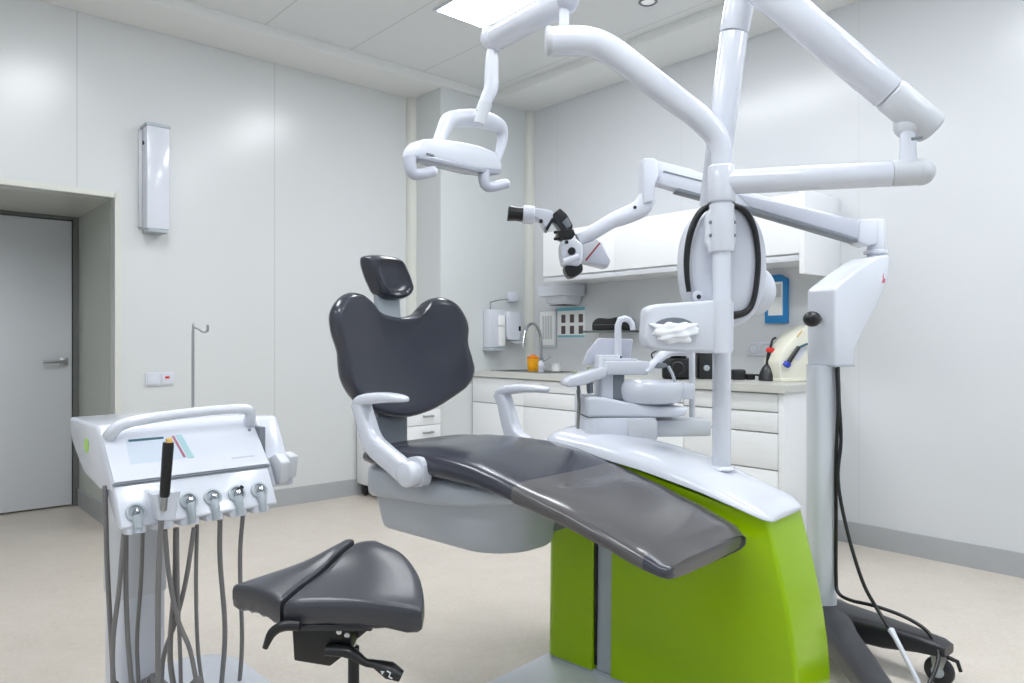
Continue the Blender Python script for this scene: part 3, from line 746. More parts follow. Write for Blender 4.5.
# headrest
hl = [(365, 256), (363.5, 262), (366.5, 273), (371.5, 285), (376, 294), (384, 299.5), (396, 300.5), (406, 297), (410, 290.5), (408, 282), (403.5, 271), (398.5, 261), (392, 257), (378, 255)]
hl = [(p.x, p.y) for p in catmull([(*p, 0) for p in on_surface(pb, hl, lambda x, z: .02 + lean(z) - .12 * max(0, z - 1.38))], 5, closed=True)]
RH = [(.03, -.040), (.35, -.041), (.60, -.043), (.70, -.051), (.79, -.057), (.87, -.052), (.95, -.036), (1.0, -.008), (.985, .012), (.92, .025), (.6, .03), (.03, .03)]
obj('headrest', pad(hl, RH, lambda x, z: .03 + lean(z) - .12 * max(0, z - 1.38), rnd=.15), M_vinyl, t_chair, M=pb.M, ang=60)
# shells
#        y    x0     x1   ztop  zbot
SH = [(.52, -.40, -.08, .715, .700), (.60, -.43, -.05, .715, .690), (.72, -.455, -.03, .715, .662), (.85, -.468, -.02, .722, .636), (1.0, -.472, -.018, .728, .62), (1.15, -.472, -.018, .732, .612), (1.27, -.47, -.02, .735, .605), (1.33, -.455, -.035, .735, .60), (1.35, -.43, -.06, .73, .61)]
def sh_ring(y):
    x0, x1, z1, z0 = tab(SH, y); return [V((( x0 + x1) / 2 + a, y, (z0 + z1) / 2 + b)) for a, b in sq(36, (x1 - x0) / 2, (z1 - z0) / 2, 5)]
obj('seat_shell', loft([sh_ring(.52 + .83 * i / 24) for i in range(25)]), M_shell, t_chair, M=MU)
def ls(z, i): return [V((x, y, z)) for x, y in rrect4(-.43 + i, -.09 - i * .3, .70 + i, 1.345 - i * .6, (.05, .05, .15, .11))]
obj('lift_housing', loft([ls(.66, .0), ls(.60, .006), ls(.53, .018), ls(.502, .026), ls(.495, .034)]), M_shell, t_chair, M=MU)
obj('lift_arm', cat(rbox(-.24, .02, .72, .95, .53, .66, .02)), M_dgrey, t_chair, M=MU)
# armrests
def armrest(x, name='armrest'):
    # path in (y, z)
    hub = (x, .985, .742)
    A = [(.985, .735), (1.07, .772), (1.145, .804), (1.172, .822), (1.190, .850), (1.216, .905), (1.238, .948)]
    if x > 0: A = [(y, z - .035 * max(0, min(1, (.90 - z) / .08))) for y, z in A]
    o = []
    rings = []
    for i, (y, z) in enumerate(A):
        a = A[max(0, i - 1)]; b = A[min(len(A) - 1, i + 1)]
        t_ = V((0, b[0] - a[0], b[1] - a[1])).normalized(); n_ = V((0, -t_.z, t_.y))
        w_, h_ = ((.024, .036), (.024, .034), (.026, .034), (.027, .034), (.027, .031), (.026, .028), (.028, .027))[i]
        rings.append([V((x, y, z)) + V((1, 0, 0)) * p + n_ * q for p, q in sq(28, w_, h_, 4.5)])
    o.append(loft(rings))
    arm = cat(*o)
    return arm, hub
MU0 = MU.copy()
for x in (-.545, .105):
    MU = MU0 @ Matrix.Translation((0, 0 if x < 0 else -.03, 0))
    arm, hub = armrest(x)
    ar = obj('armrest', arm, M_whiteg, t_chair, M=MU, ang=50)
    ptop = [(1.258, .935, .012), (1.248, .949, .020), (1.20, .963, .020), (1.10, .972, .018), (1.03, .972, .013), (1.0, .968, .007)]
    rings = [[V((x + a, y, z + b)) for a, b in sq(24, .030 if 0 < i < 5 else .018, h_, 3)] for i, (y, z, h_) in enumerate(ptop)]
    obj('arm_pad', loft(rings), M_whiteg, ar, M=MU, sub=1, ang=70)
    sgn = 1 if x < -.2 else -1
    obj('pivot_hub', rtube((x - .026, hub[1], hub[2]), (x + .026, hub[1], hub[2]), .040, 28, .008), M_whiteg, ar, M=MU)
    obj('hub_plate', loft([[V((xx, .985 + a, .745 + b)) for a, b in sq(28, .042, .046, 3)] for xx in (x + sgn * .018, x + sgn * .052)]), M_white, ar, M=MU)

MU = MU0
# ================================================================== OPERATING LIGHT
t = thing('operating_light', 'white operating lamp with two grips hanging from its bent tube arm', 'dental lamp', P(721, 205, PD))
b0 = V((pc.x, pc.y, zp(252))); b1 = V((pc.x, pc.y, zp(205)))
obj('pole_sleeve', tube([(pc.x, pc.y, zp(252)), (pc.x, pc.y, zp(250)), (pc.x, pc.y, zp(205))], [.036, .0385, .0385], 24), M_whiteg, t)
sw = Plane(719, PD, CAMYAW)
slv = obj('bracket_plate', prism(sw.pts([(705, 216), (712, 206), (728, 206), (735, 216), (735, 243), (731, 253), (709, 253), (705, 243)]), -.012, .02, .006, 3), M_whiteg, t, M=sw.M)
for u in (709.5, 733):
    for v in (223, 236):
        x, z = sw.uv(u, v)
        obj('screw', lathe([(.0055, 0), (.0055, .004), (.002, .005)], 12, toward((x, -.011, z), (0, -1, 0))), M_dgrey, slv, M=sw.M)
arm = [V((pc.x, pc.y, zp(212))), V((pc.x, pc.y, zp(165))), P(721, 150, 2.306), P(715.5, 135, 2.305), P(704, 122, 2.30), P(690, 110, 2.298), P(650, 80, 2.29), P(618, 55.5, 2.28), P(603, 46.5, 2.275), P(588, 42, 2.27), P(572, 41, 2.265), P(550, 41.5, 2.26)]
obj('bent_tube', tube(arm, [.033, .0335, .035, .037, .039, .040, .042, .0435, .044, .044, .044, .0435], 24, smooth=4), M_whiteg, t)
obj('end_cap', rtube(P(553, 41.4, 2.26), P(545.5, 41.7, 2.26), .0455, 24, .008), M_coll, t)
obj('neck', tube([P(564, 38, 2.26), P(564, 5, 2.26)], .0155, 16), M_white, t)
obj('joint', ball(P(567, 2, 2.26), .037, 1, 1, .75), M_lav, t)
e0, e1 = P(570, -2, 2.26), P(494, 38, 2.50)
obj('spring_arm', rtube(e0, e1, .044, 24, .014), M_whiteg, t)
obj('spring_arm_end', ball(e1, .047, 1, 1, 1), M_whiteg, t)
dL = 2.5
nk = [P(492, 45, dL), P(492, 58, dL), P(491.5, 75, dL), P(491, 88, dL), P(486, 100, dL), P(481, 112, dL)]
obj('lamp_neck', tube(nk, [.014, .022, .024, .025, .022, .020], 18, smooth=4), M_white, t)
obj('neck_joint', tube([P(485.5, 103.5, dL - .001), P(479, 124, dL - .005)], [.023, .019], 18), M_coll, t)
pl_ = Plane(455, 2.5, YAW)
def L(u, v, off=0): return pl_.uv(u, v, off)
# yoke
yk = [(432, 156), (438, 143), (444, 129), (449, 120.5), (460, 118.5), (475, 118.5), (489, 121.5), (499, 126.5), (502.5, 136), (500, 150), (496, 163)]
yk = pl_.pts(yk)
yr = [.021, .023, .027, .032, .035, .036, .035, .030, .022, .018, .014]
rings = []
obj('yoke', tube([(x, .0, z) for x, z in yk], yr, 18, smooth=5, flat=.85, up=V((0, 0, 1))), M_white, t, M=pl_.M)
hb = pl_.pts([(409, 158.5), (411, 148), (417, 140.5), (432, 140), (455, 143), (475, 147.5), (490, 153.5), (496, 166), (495, 173), (470, 170.5), (430, 161)])
obj('lamp_head', prism(hb, -.035, .045, .012, 3), M_white, t, M=pl_.M)
lf = pl_.pts([(411, 157), (430, 159.5), (470, 168.5), (494, 171.5), (493, 176), (470, 173.5), (428, 164), (411, 161)])
obj('lamp_lens', prism(lf, -.040, .03, .004), M_lampface, t, M=pl_.M)
for q in ([(411.5, 157), (411.5, 167), (413, 173), (419, 174.5), (431, 172)], [(486, 171), (485, 179), (486.5, 185.5), (492, 187), (504, 184)]):
    pp = pl_.pts(q, -.03)
    g = obj('grip', tube([(pp[0][0], -.02, pp[0][1]), (pp[1][0], -.025, pp[1][1]), (pp[2][0], -.028, pp[2][1]), (pp[3][0], -.032, pp[3][1]), (pp[4][0], -.038, pp[4][1])], [.021, .020, .019, .0185, .0175], 14, smooth=4), M_lav, t, M=pl_.M)
    obj('grip_end', ball((pp[4][0], -.038, pp[4][1]), .0175), M_whiteg, g, M=pl_.M)
o_ = pl_.uv(430, 154.5, -.035); obj('hinge_pin', rbox(o_[0] - .016, o_[0] + .016, -.039, -.031, o_[1] - .004, o_[1] + .003, .002), M_dgrey, t, M=pl_.M)

# ================================================================== X-RAY UNIT
t = thing('xray_unit', 'white folding x-ray arm with a big oval tube head behind the lamp pole', 'x-ray machine', P(721, 190, PD))
h0 = V((pc.x, pc.y, zp(182.5))); h1 = P(921, 172, 2.157)
obj('pole_collar', rtube((pc.x, pc.y, zp(203)), (pc.x, pc.y, zp(166)), .043, 24, .006), M_whiteg, t)
hm = h0 + (h1 - h0) * .86
obj('horizontal_arm', rtube(h0, hm, .0385, 24, .003), M_whiteg, t)
obj('arm_end_cap', cat(rtube(hm, h1, .0385, 24, .004), ball(h1, .0395, 1, 1, 1)), M_coll, t)
obj('swivel_neck', tube([P(908, 166, 2.16), P(908, 150, 2.16), P(908, 132, 2.16)], [.026, .022, .022], 18), M_whiteg, t)
s0, s1 = P(925, 124, 2.16), P(783, 4, 2.16)
sv = (s0 - s1)
apex = s1 - sv * .16
sm_ = s1 + sv * .74
obj('hinge_housing', ball(P(909, 125.5, 2.17), .043, 1, 1, .95), M_coll, t)
obj('upper_arm', rtube(apex, sm_, .052, 24, .003, .0495), M_whiteg, t)
obj('upper_arm_cap', rtube(sm_, s0 + sv.normalized() * .03, .0502, 24, .012, .049), M_coll, t)
obj('cap_latch', tube([P(912, 139, 2.10), P(922, 137, 2.10)], .005, 8), M_dgrey, t)
dX = 2.42
top_ = P(745, -28, 2.32)
obj('elbow_joint', cat(tube([apex, P(758, -24, 2.25), top_], [.05, .046, .044], 18, smooth=4), ball(P(766, 0, 2.24), .04, 1, 1, .8)), M_white, t)
j1 = P(734, 33, 2.34); bot = P(712, 207, dX)
obj('lower_arm_sleeve', rtube(top_, j1, .0465, 24, .002, .046), M_whiteg, t)
obj('lower_arm', rtube(j1, bot, .044, 24, .004, .042), M_whiteg, t)
px_ = Plane(727, dX, CAMYAW + .1)
cx_, cz_ = px_.uv(724, 266)
def oval(a, b, y, n=44, e=2.25, cx=cx_, cz=cz_): return [V((cx + p, y, cz + q)) for p, q in sq(n, a, b, e)]
kx = dX / FPX
OA, OB = 42 * kx, 63 * kx
head = obj('tube_head', loft([oval(OA * .3, OB * .3, -.05), oval(OA * .80, OB * .86, -.05), oval(OA * .9, OB * .94, -.044), oval(OA * .97, OB * .985, -.02), oval(OA, OB, .02), oval(OA * .98, OB * .98, .07), oval(OA * .85, OB * .85, .11), oval(OA * .4, OB * .4, .125)]), M_white, t, M=px_.M)
# black grip bow: two curved limbs
lp = px_.pts([(712, 200), (711, 205), (699, 213), (690, 232), (686, 255), (686, 275), (688, 292)], -.05)
obj('grip_bow', tube([(x, -.058, z) for x, z in lp], [.007, .009, .011, .011, .010, .009, .008], 12, smooth=5), M_black, head, M=px_.M)
lp = px_.pts([(731, 200), (732, 205), (744, 212), (753, 229), (757, 255), (756, 280), (752, 302), (745, 312), (733, 315.5), (728, 315.5)], -.05)
obj('grip_bow', tube([(x, -.058, z) for x, z in lp], [.007, .009, .011, .010, .009, .009, .009, .011, .013, .010], 12, smooth=5), M_black, head, M=px_.M)
a = px_.uv(692, 298)
k_ = obj('release_button', lathe([(.02, 0), (.021, .006), (.018, .018), (.01, .021)], 24, toward((a[0], -.045, a[1]), (0, -1, 0))), M_whiteg, head, M=px_.M)
obj('button_dot', lathe([(.008, .0), (.007, .003), (.002, .004)], 14, toward((a[0] - .001, -.065, a[1]), (0, -1, 0))), M_black, k_, M=px_.M)
# round cone at right rear
a = px_.uv(759, 291, .06)
obj('aiming_cone', lathe([(.06, -.06), (.082, -.045), (.088, -.01), (.082, .02), (.068, .040), (.045, .047)], 36, toward((a[0] - .02, .07, a[1]), (1, .45, 0))), M_white, t, M=px_.M)

# ================================================================== MICROSCOPE
DM = 2.78
mc = P(821.5, 341.5, DM); mc.z = 0
t_m = thing('surgical_microscope', 'white dental microscope on a tall rolling stand behind the unit', 'microscope', (mc.x, mc.y, 0))
zc = lambda v, d=DM: H - (v - 341.5) / FPX * d
obj('column', loft([[V((mc.x, mc.y, z)) + RT * p + FW * q for p, q in sq(32, .048, .055, 3)] for z in (.13, zc(365.5))]), M_white, t_m)
pm = Plane(821.5, DM, CAMYAW)
hp = P(820.5, 341.5, 2.75); MH = frame(V((hp.x, hp.y, 0)), CAMYAW + math.radians(30))
hd = [(.0, 1.058), (0, 1.345), (.03, 1.364), (.15, 1.428), (.26, 1.480), (.325, 1.490), (.34, 1.475), (.325, 1.39), (.25, 1.28), (.17, 1.19), (.12, 1.12), (.115, 1.058)]
obj('column_head', prism(hd, -.062, .062, .014, 3), M_whiteg, t_m, M=MH)
obj('head_joint', prism([(-.001, 1.056), (-.001, 1.062), (.116, 1.062), (.116, 1.056)], -.063, .063, .001), M_grey, t_m, M=MH)
k0, k1 = P(812, 319, 2.67), P(819, 319, 2.75)
obj('clamp_knob', cat(rtube(k0, k1, .012, 14, .003), ball(k0, .032, 1, 1, .9)), M_black, t_m)
obj('brand_mark', cat(prism([(.280, 1.378), (.300, 1.378), (.302, 1.394), (.290, 1.396)], -.0628, -.0615, 0), prism([(.286, 1.398), (.292, 1.396), (.290, 1.416)], -.0628, -.0615, 0)), M_maroon, t_m, M=MH)
# pivot and upper arm
pv = P(876, 240, DM)
obj('pivot_post', cat(rtube(P(876, 262, 2.91), P(876, 220, 2.91), .033, 24, .004), lathe([(.045, 0), (.045, .012), (.034, .016)], 28, Matrix.Translation(P(876, 254, 2.91)))), M_whiteg, t_m)
pa = Plane(800, 2.90, CAMYAW + .0)
obj('pivot_bracket', prism(pa.pts([(855, 221), (872, 220), (872, 245), (862, 247), (853, 243)]), -.045, .045, .006), M_whiteg, t_m, M=pa.M)
obj('balance_arm', prism(pa.pts([(857, 222.5), (862, 226), (860, 242), (853, 242.5), (745, 210), (690, 195), (655, 185), (646, 180), (646, 164), (655, 162), (690, 171), (745, 193)]), -.034, .034, .008, 2), M_white, t_m, M=pa.M)
obj('arm_cover', prism(pa.pts([(853, 218.5 + 3), (856, 240.5), (748, 209), (735, 196)]), -.0385, -.030, .003), M_lav, t_m, M=pa.M)
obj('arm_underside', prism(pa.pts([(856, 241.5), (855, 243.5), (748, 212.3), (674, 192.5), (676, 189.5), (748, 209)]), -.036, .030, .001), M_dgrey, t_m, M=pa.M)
obj('arm_cover', prism(pa.pts([(661, 174), (662, 172.7), (702, 183), (702, 184.4)]), -.0365, -.030, .0), M_dgrey, t_m, M=pa.M)
a = pa.uv(653, 180, -.035); obj('pivot_bolt', lathe([(.008, 0), (.007, .004), (.002, .005)], 12, toward((a[0], -.034, a[1]), (0, -1, 0))), M_black, t_m, M=pa.M)
ph = Plane(600, 2.88, CAMYAW + .04)
def G(u, v): return ph.uv(u, v)
a, b = G(646.5, 160.5), G(646.5, 205)
obj('elbow_block', prism(ph.pts([(640.5, 161), (651, 160.5), (655, 163), (656, 180), (653, 185), (651, 204), (641, 206), (640.5, 180)]), -.05, .05, .012, 3), M_white, t_m, M=ph.M)
la = ph.pts([(647, 198), (642, 207), (634, 212), (622, 217), (612, 221), (602, 227), (590, 234), (578, 240)])
obj('carrier_arm', tube([(x, 0, z) for x, z in la], [.036, .038, .036, .034, .030, .029, .029, .028], 20, smooth=4), M_white, t_m, M=ph.M)
a = G(633, 209); obj('pivot_bolt', lathe([(.007, 0), (.006, .004), (.002, .005)], 12, toward((a[0], -.037, a[1]), (0, -1, 0))), M_black, t_m, M=ph.M)
# microscope head
obj('optics_body', prism(ph.pts([(560, 242), (575, 240), (582, 247), (581, 262), (577, 268), (562, 266), (559.5, 254)]), -.05, .06, .010, 3), M_white, t_m, M=ph.M)
obj('light_housing', prism(ph.pts([(579, 246), (596, 240), (601, 243), (610, 262), (607, 268.5), (585, 263), (577, 262)]), -.02, .07, .008, 3), M_coll, t_m, M=ph.M)
obj('side_panel', prism(ph.pts([(586, 261), (598.5, 244.5), (609.5, 261.5), (606.5, 267), (586, 263)]), -.028, -.015, .003), M_lav, t_m, M=ph.M)
a, b = G(585, 261), G(599, 244)
obj('red_stripe', tube([(a[0], -.025, a[1]), (b[0], -.025, b[1])], .0035, 8), mat('dark_red_stripe', rgb(150, 50, 50), .4), t_m, M=ph.M)
obj('objective_lens', prism(ph.pts([(563, 266.5), (581, 263.5), (582, 272), (576, 277), (569, 279.5), (565, 275)]), -.045, .05, .012, 3), M_black, t_m, M=ph.M)
a, b = G(561.5, 264), G(576, 259)
obj('side_handle', tube([(a[0], -.075, a[1]), (b[0], -.075, b[1])], .013, 14), M_whiteg, t_m, M=ph.M)
a = G(570, 253); obj('focus_knob', lathe([(.015, 0), (.015, .012), (.012, .016)], 20, toward((a[0], -.052, a[1]), (0, -1, 0))), M_black, t_m, M=ph.M)
a = G(565, 244); obj('small_knob', lathe([(.008, 0), (.007, .008), (.003, .01)], 14, toward((a[0], -.052, a[1]), (0, -1, 0))), M_black, t_m, M=ph.M)
obj('black_collar', prism(ph.pts([(556, 234), (562, 231), (572, 231), (574, 236), (571, 240), (561, 240.5), (557, 238)]), -.05, .05, .004), M_black, t_m, M=ph.M)
for u, v in ((554, 233.5), (554, 240)):
    a, b = G(u - 1, v), G(u + 6, v)
    obj('lock_screw', rtube((a[0], -.03, a[1]), (b[0], -.03, b[1]), .006, 12, .002), M_black, t_m, M=ph.M)
obj('tube_prism', prism(ph.pts([(550, 217), (559, 209.5), (566, 216), (572, 227), (571, 233), (565, 234.5), (558, 229)]), -.04, .045, .006, 2), M_blackm, t_m, M=ph.M)
obj('tube_plate', prism(ph.pts([(561, 224), (566, 219), (570, 227), (566, 231)]), -.046, -.038, .003), M_dgrey, t_m, M=ph.M)
obj('binocular_body', prism(ph.pts([(534, 209.5), (546, 211), (552, 213), (553, 218), (546, 228), (544, 230), (540, 222), (533, 218)]), -.04, .04, .010, 3), M_white, t_m, M=ph.M)
obj('hinge_plate', prism(ph.pts([(544.5, 230.5), (551, 219), (553, 221), (547, 232)]), -.042, .042, .002), M_black, t_m, M=ph.M)
for y, dv_ in ((-.034, 1.2), (.034, -.8)):
    a, b, c_ = G(534, 215 + dv_), G(522.5, 214.5 + dv_), G(508, 213 + dv_)
    ey = obj('eyepiece', rtube((a[0], y, a[1]), (b[0], y, b[1]), .034, 20, .005), M_whiteg, t_m, M=ph.M)
    obj('eyecup', tube([(b[0], y, b[1]), ((b[0] * .6 + c_[0] * .4), y, b[1] * .6 + c_[1] * .4), (c_[0], y, c_[1])], [.027, .025, .029], 18), M_black, ey, M=ph.M)
    a = G(540, 222 + dv_); obj('width_knob', lathe([(.008, 0), (.008, .008), (.004, .01)], 12, toward((a[0], -.042, a[1]), (0, -1, 0))), M_black, ey, M=ph.M) if y < 0 else None
# rolling base
def CW(s, d, z=0):
    p = FW * d + RT * s; p.z = z; return p
cs, cd = (821.5 - 512) / FPX * DM, DM
legs = [((.62, -.78), .42), ((-.16, -.987), .70), ((-.62, .78), .42), ((.16, .987), .42)]
obj('base_hub', lathe([(.10, .06), (.125, .07), (.13, .12), (.10, .155), (.06, .165)], 32, Matrix.Translation((mc.x, mc.y, 0))), M_basebl, t_m)
for (ds, dd), ln in legs:
    dirv = (RT * ds + FW * dd).normalized(); side = V((-dirv.y, dirv.x, 0))
    rings = []
    for k, wd, z1, z0 in ((.0, .085, .165, .075), (.10, .080, .165, .07), (.25, .058, .163, .075), (ln - .06, .046, .155, .095), (ln, .044, .150, .102), (ln + .025, .036, .140, .108)):
        c_ = mc + dirv * k
        rings.append([c_ + side * a + V((0, 0, (z0 + z1) / 2 + b)) for a, b in sq(28, wd, (z1 - z0) / 2, 4.5)])
    lg = obj('leg', loft(rings), M_basebl, t_m)
    w = mc + dirv * (ln - .005)
    cst = obj('caster', cat(rtube(V((w.x, w.y, .047)) - side * .014, V((w.x, w.y, .047)) + side * .014, .047, 28, .008)), M_basebl, lg)
    obj('fork', cat(*[prism([(-.022, .105), (.03, .105), (.012, .040), (-.012, .040)], -.002, .002, .001) for _ in (0,)]), M_steel, cst, M=Matrix.Translation(V((w.x, w.y, 0)) - side * .018) @ Matrix.Rotation(math.atan2(dirv.y, dirv.x), 4, 'Z'))
    obj('wheel_hub', rtube(V((w.x, w.y, .047)) - side * .021, V((w.x, w.y, .047)) + side * .021, .02, 20, .003), M_grey, cst)
    obj('brake_lever', tube([V((w.x, w.y, .10)) + dirv * .02, V((w.x, w.y, .095)) + dirv * .055, V((w.x, w.y, .065)) + dirv * .065], [.008, .007, .006], 10), M_black, cst)
cb = [P(838, 367, 2.72), P(839, 400, 2.72), P(841, 440, 2.71), P(838, 480, 2.7), P(847, 530, 2.66), P(862, 580, 2.60), P(876, 607, 2.56), P(892, 632, 2.48)]
obj('power_cable', tube(cb, .0065, 10, smooth=6), M_black, t_m)
cb = [P(837, 368, 2.71), P(838, 410, 2.71), P(836, 460, 2.72), P(836, 520, 2.72), P(836, 575, 2.72), P(838, 592, 2.70), P(850, 600, 2.66), P(875, 606, 2.6), P(905, 617, 2.54), P(928, 632, 2.48), P(938, 652, 2.42), P(936, 668, 2.38), P(929, 684, 2.34), P(922, 700, 2.32)]
obj('signal_cable', tube(cb, .0065, 10, smooth=6), M_black, t_m)
obj('white_plug_lead', tube([P(891, 630, 2.485), P(895, 637, 2.46), P(908, 662, 2.40), P(921, 688, 2.36)], [.012, .0085, .008, .008], 12), M_whiteg, t_m)

# ================================================================== DELIVERY CART
KY = math.atan2(.052, .999)
KO = FW * 1.95 + RT * -1.064; KO.z = 0
MK = frame(KO, KY)
t_c = thing('delivery_cart', 'white instrument cart with tilted control panel and hanging grey hoses', 'dental cart', MK @ V((.22, .2, 0)))
prof = [(0, .768), (.125, .906), (.15, .914), (.425, .918), (.415, .87), (.36, .82), (.27, .765), (.12, .738), (.02, .745)]
obj('console_body', xprism(prof, 0, .445, .010, 3), M_whiteg, t_c, M=MK)
nrm = V((0, -.138, .125)).normalized(); slope = V((0, .125, .138)).normalized()
def Q(x, s, off=0): return V((x, 0, .768)) + slope * s + nrm * off        # s: metres up the panel from the seam
def qpatch(x0, x1, s0, s1, o0, o1, x0t=None, x1t=None):
    x0t = x0 if x0t is None else x0t; x1t = x1 if x1t is None else x1t
    bm = bmesh.new()
    v = [bm.verts.new(Q(x, s, o)) for o in (o0, o1) for x, s in ((x0, s0), (x1, s0), (x1t, s1), (x0t, s1))]
    for f in ((0, 3, 2, 1), (4, 5, 6, 7), (0, 1, 5, 4), (1, 2, 6, 5), (2, 3, 7, 6), (3, 0, 4, 7)): bm.faces.new([v[i] for i in f])
    bmesh.ops.recalc_face_normals(bm, faces=bm.faces); return bm
obj('control_panel', qpatch(.004, .441, .004, .165, -.002, .004), M_white, t_c, M=MK)
obj('seam', qpatch(.0, .445, -.002, .002, -.004, .0005), M_dgrey, t_c, M=MK)
sc = obj('touch_screen', qpatch(.055, .225, .055, .140, .003, .0042, .060, .205), M_screen, t_c, M=MK)
obj('screen_strip', qpatch(.066, .160, .131, .138, .004, .0054), M_teal, sc, M=MK)
obj('screen_bar', qpatch(.198, .205, .06, .138, .004, .0054, .184, .191), mat('dull_red_bar', rgb(170, 110, 125), .3), sc, M=MK)
obj('screen_bar', qpatch(.212, .228, .055, .140, .004, .0052, .196, .212), mat('pale_cyan_bar', rgb(165, 200, 205), .3), sc, M=MK)
obj('status_dot', lathe([(.006, 0), (.005, .003), (.001, .003)], 14, toward(Q(.42, .135, .003), nrm)), M_dgrey, t_c, M=MK)
obj('printed_line', qpatch(.335, .405, .036, .040, .003, .0046), M_lav, t_c, M=MK)
# handle
hh = [V((.022, .105, .885)), V((.026, .085, .902)), V((.05, .075, .920)), V((.12, .072, .931)), V((.21, .072, .938)), V((.31, .072, .942)), V((.395, .074, .940)), V((.42, .085, .925)), V((.428, .105, .89))]
obj('grab_handle', tube(hh, [.018, .017, .016, .015, .0145, .0145, .0155, .017, .018], 16, smooth=4), M_whiteg, t_c, M=MK)
obj('round_sticker', lathe([(.021, 0), (.021, .001), (.001, .001)], 24, toward((-.0005, .235, .850), (-1, 0, 0))), M_sticker, t_c, M=MK)
# lower instrument panel
lp0 = [(0, .764), (-.062, .655), (-.054, .645), (.02, .645), (.10, .74)]
lw = obj('instrument_panel', xprism([(0.002, .762), (-.058, .662), (-.052, .655), (-.02, .655), (.07, .742), (.02, .762)], .004, .440, .005, 3), M_whiteg, t_c, M=MK)
n2 = V((0, -.857, .515)).normalized(); s2 = V((0, .06, .10)).normalized()
def Q2(x, s, off=0): return V((x, -.058, .662)) + s2 * s + n2 * off
xs = (.044, .185, .252, .322, .392)
for i, x in enumerate(xs):
    s_ = .046 if i else .036
    ring = obj('instrument_socket', lathe([(.020, .0), (.025, .002), (.025, .008), (.019, .010), (.017, .002), (.001, .001)], 24, toward(Q2(x, s_, -.001), n2)), M_grey, t_c, M=MK)
    obj('metal_tip', lathe([(.009, .0), (.009, .010), (.006, .014), (.006, .019), (.002, .02)], 16, toward(Q2(x + .001, s_ - .002, .001), n2 + V((0, 0, .2)))), M_chrome, ring, M=MK)
    obj('holder_tail', tube([Q2(x, s_ - .012, .003), Q2(x, s_ - .035, .006), Q2(x, .005, .004), Q2(x, -.018, -.004)], [.014, .012, .011, .010], 14), M_grey, t_c, M=MK)
for i in range(6):
    x = .044 + i * .0696
    obj('holder_tab', loft([[V((x + a, -.026 + b, z)) for a, b in sq(20, .028, .030, 4)] for z in (.640, .644, .665)]), M_whiteg, t_c, M=MK)
obj('black_switch', tube([Q2(.324, .048, .008), Q2(.339, .062, .016)], .006, 10), M_black, t_c, M=MK)
# bracket for the black handpiece
bk = obj('handpiece_bracket', cat(loft([[Q2(.108, -.0) + V((a, -.012 + b * 1.0, z_)) for a, b in rrect(-w_, w_, -.026, .03, .01)] for z_, w_ in ((.012, .022), (.075, .034), (.082, .036))])), M_white, t_c, M=MK)
# right module
mp = [(.01, .700), (.125, .895), (.14, .905), (.22, .905), (.23, .88), (.13, .72), (.03, .69)]
obj('side_module', xprism(mp, .458, .535, .010, 3), M_whiteg, t_c, M=MK)
obj('module_gap', rbox(.44, .46, .06, .2, .77, .88, .002), M_dgrey, t_c, M=MK)
obj('side_holder', xprism([(-.025, .775), (.02, .80), (.06, .78), (.02, .70), (-.01, .705)], .470, .503, .006), M_coll, t_c, M=MK)
obj('side_holder', xprism([(-.02, .79), (.025, .80), (.05, .78), (.02, .715), (-.005, .72)], .503, .532, .006), M_coll, t_c, M=MK)
# column and base
obj('column_sleeve', loft([[V((.135 + a, .25 + b, z)) for a, b in sq(32, .074, .085, 4.5)] for z in (.40, .402, .76)]), M_coll, t_c, M=MK)
obj('column', loft([[V((.135 + a, .25 + b, z)) for a, b in sq(32, .070, .080, 4.5)] for z in (.07, .405)]), M_white, t_c, M=MK)
obj('cart_base', loft([[V((x, y, z)) for x, y in rrect(.0 + i, .47 - i, -.08 + i, .40 - i, .15, 10)] for z, i in ((.035, .01), (.045, 0), (.075, .0), (.088, .012), (.093, .04))]), M_white, t_c, M=MK)
for x, y in ((.06, -.02), (.41, -.02), (.06, .34), (.41, .34)):
    obj('caster', rtube((x - .012, y, .026), (x + .012, y, .026), .0255, 20, .004), M_black, t_c, M=MK)
# bag hook pole
hk = [V((.335, .32, .85)), V((.335, .32, 1.18)), V((.338, .318, 1.195)), V((.350, .31, 1.192)), V((.362, .305, 1.182)), V((.374, .300, 1.185)), V((.375, .30, 1.205))]
obj('hook_pole', tube(hk, .0045, 10, smooth=3), M_steel, t_c, M=MK)
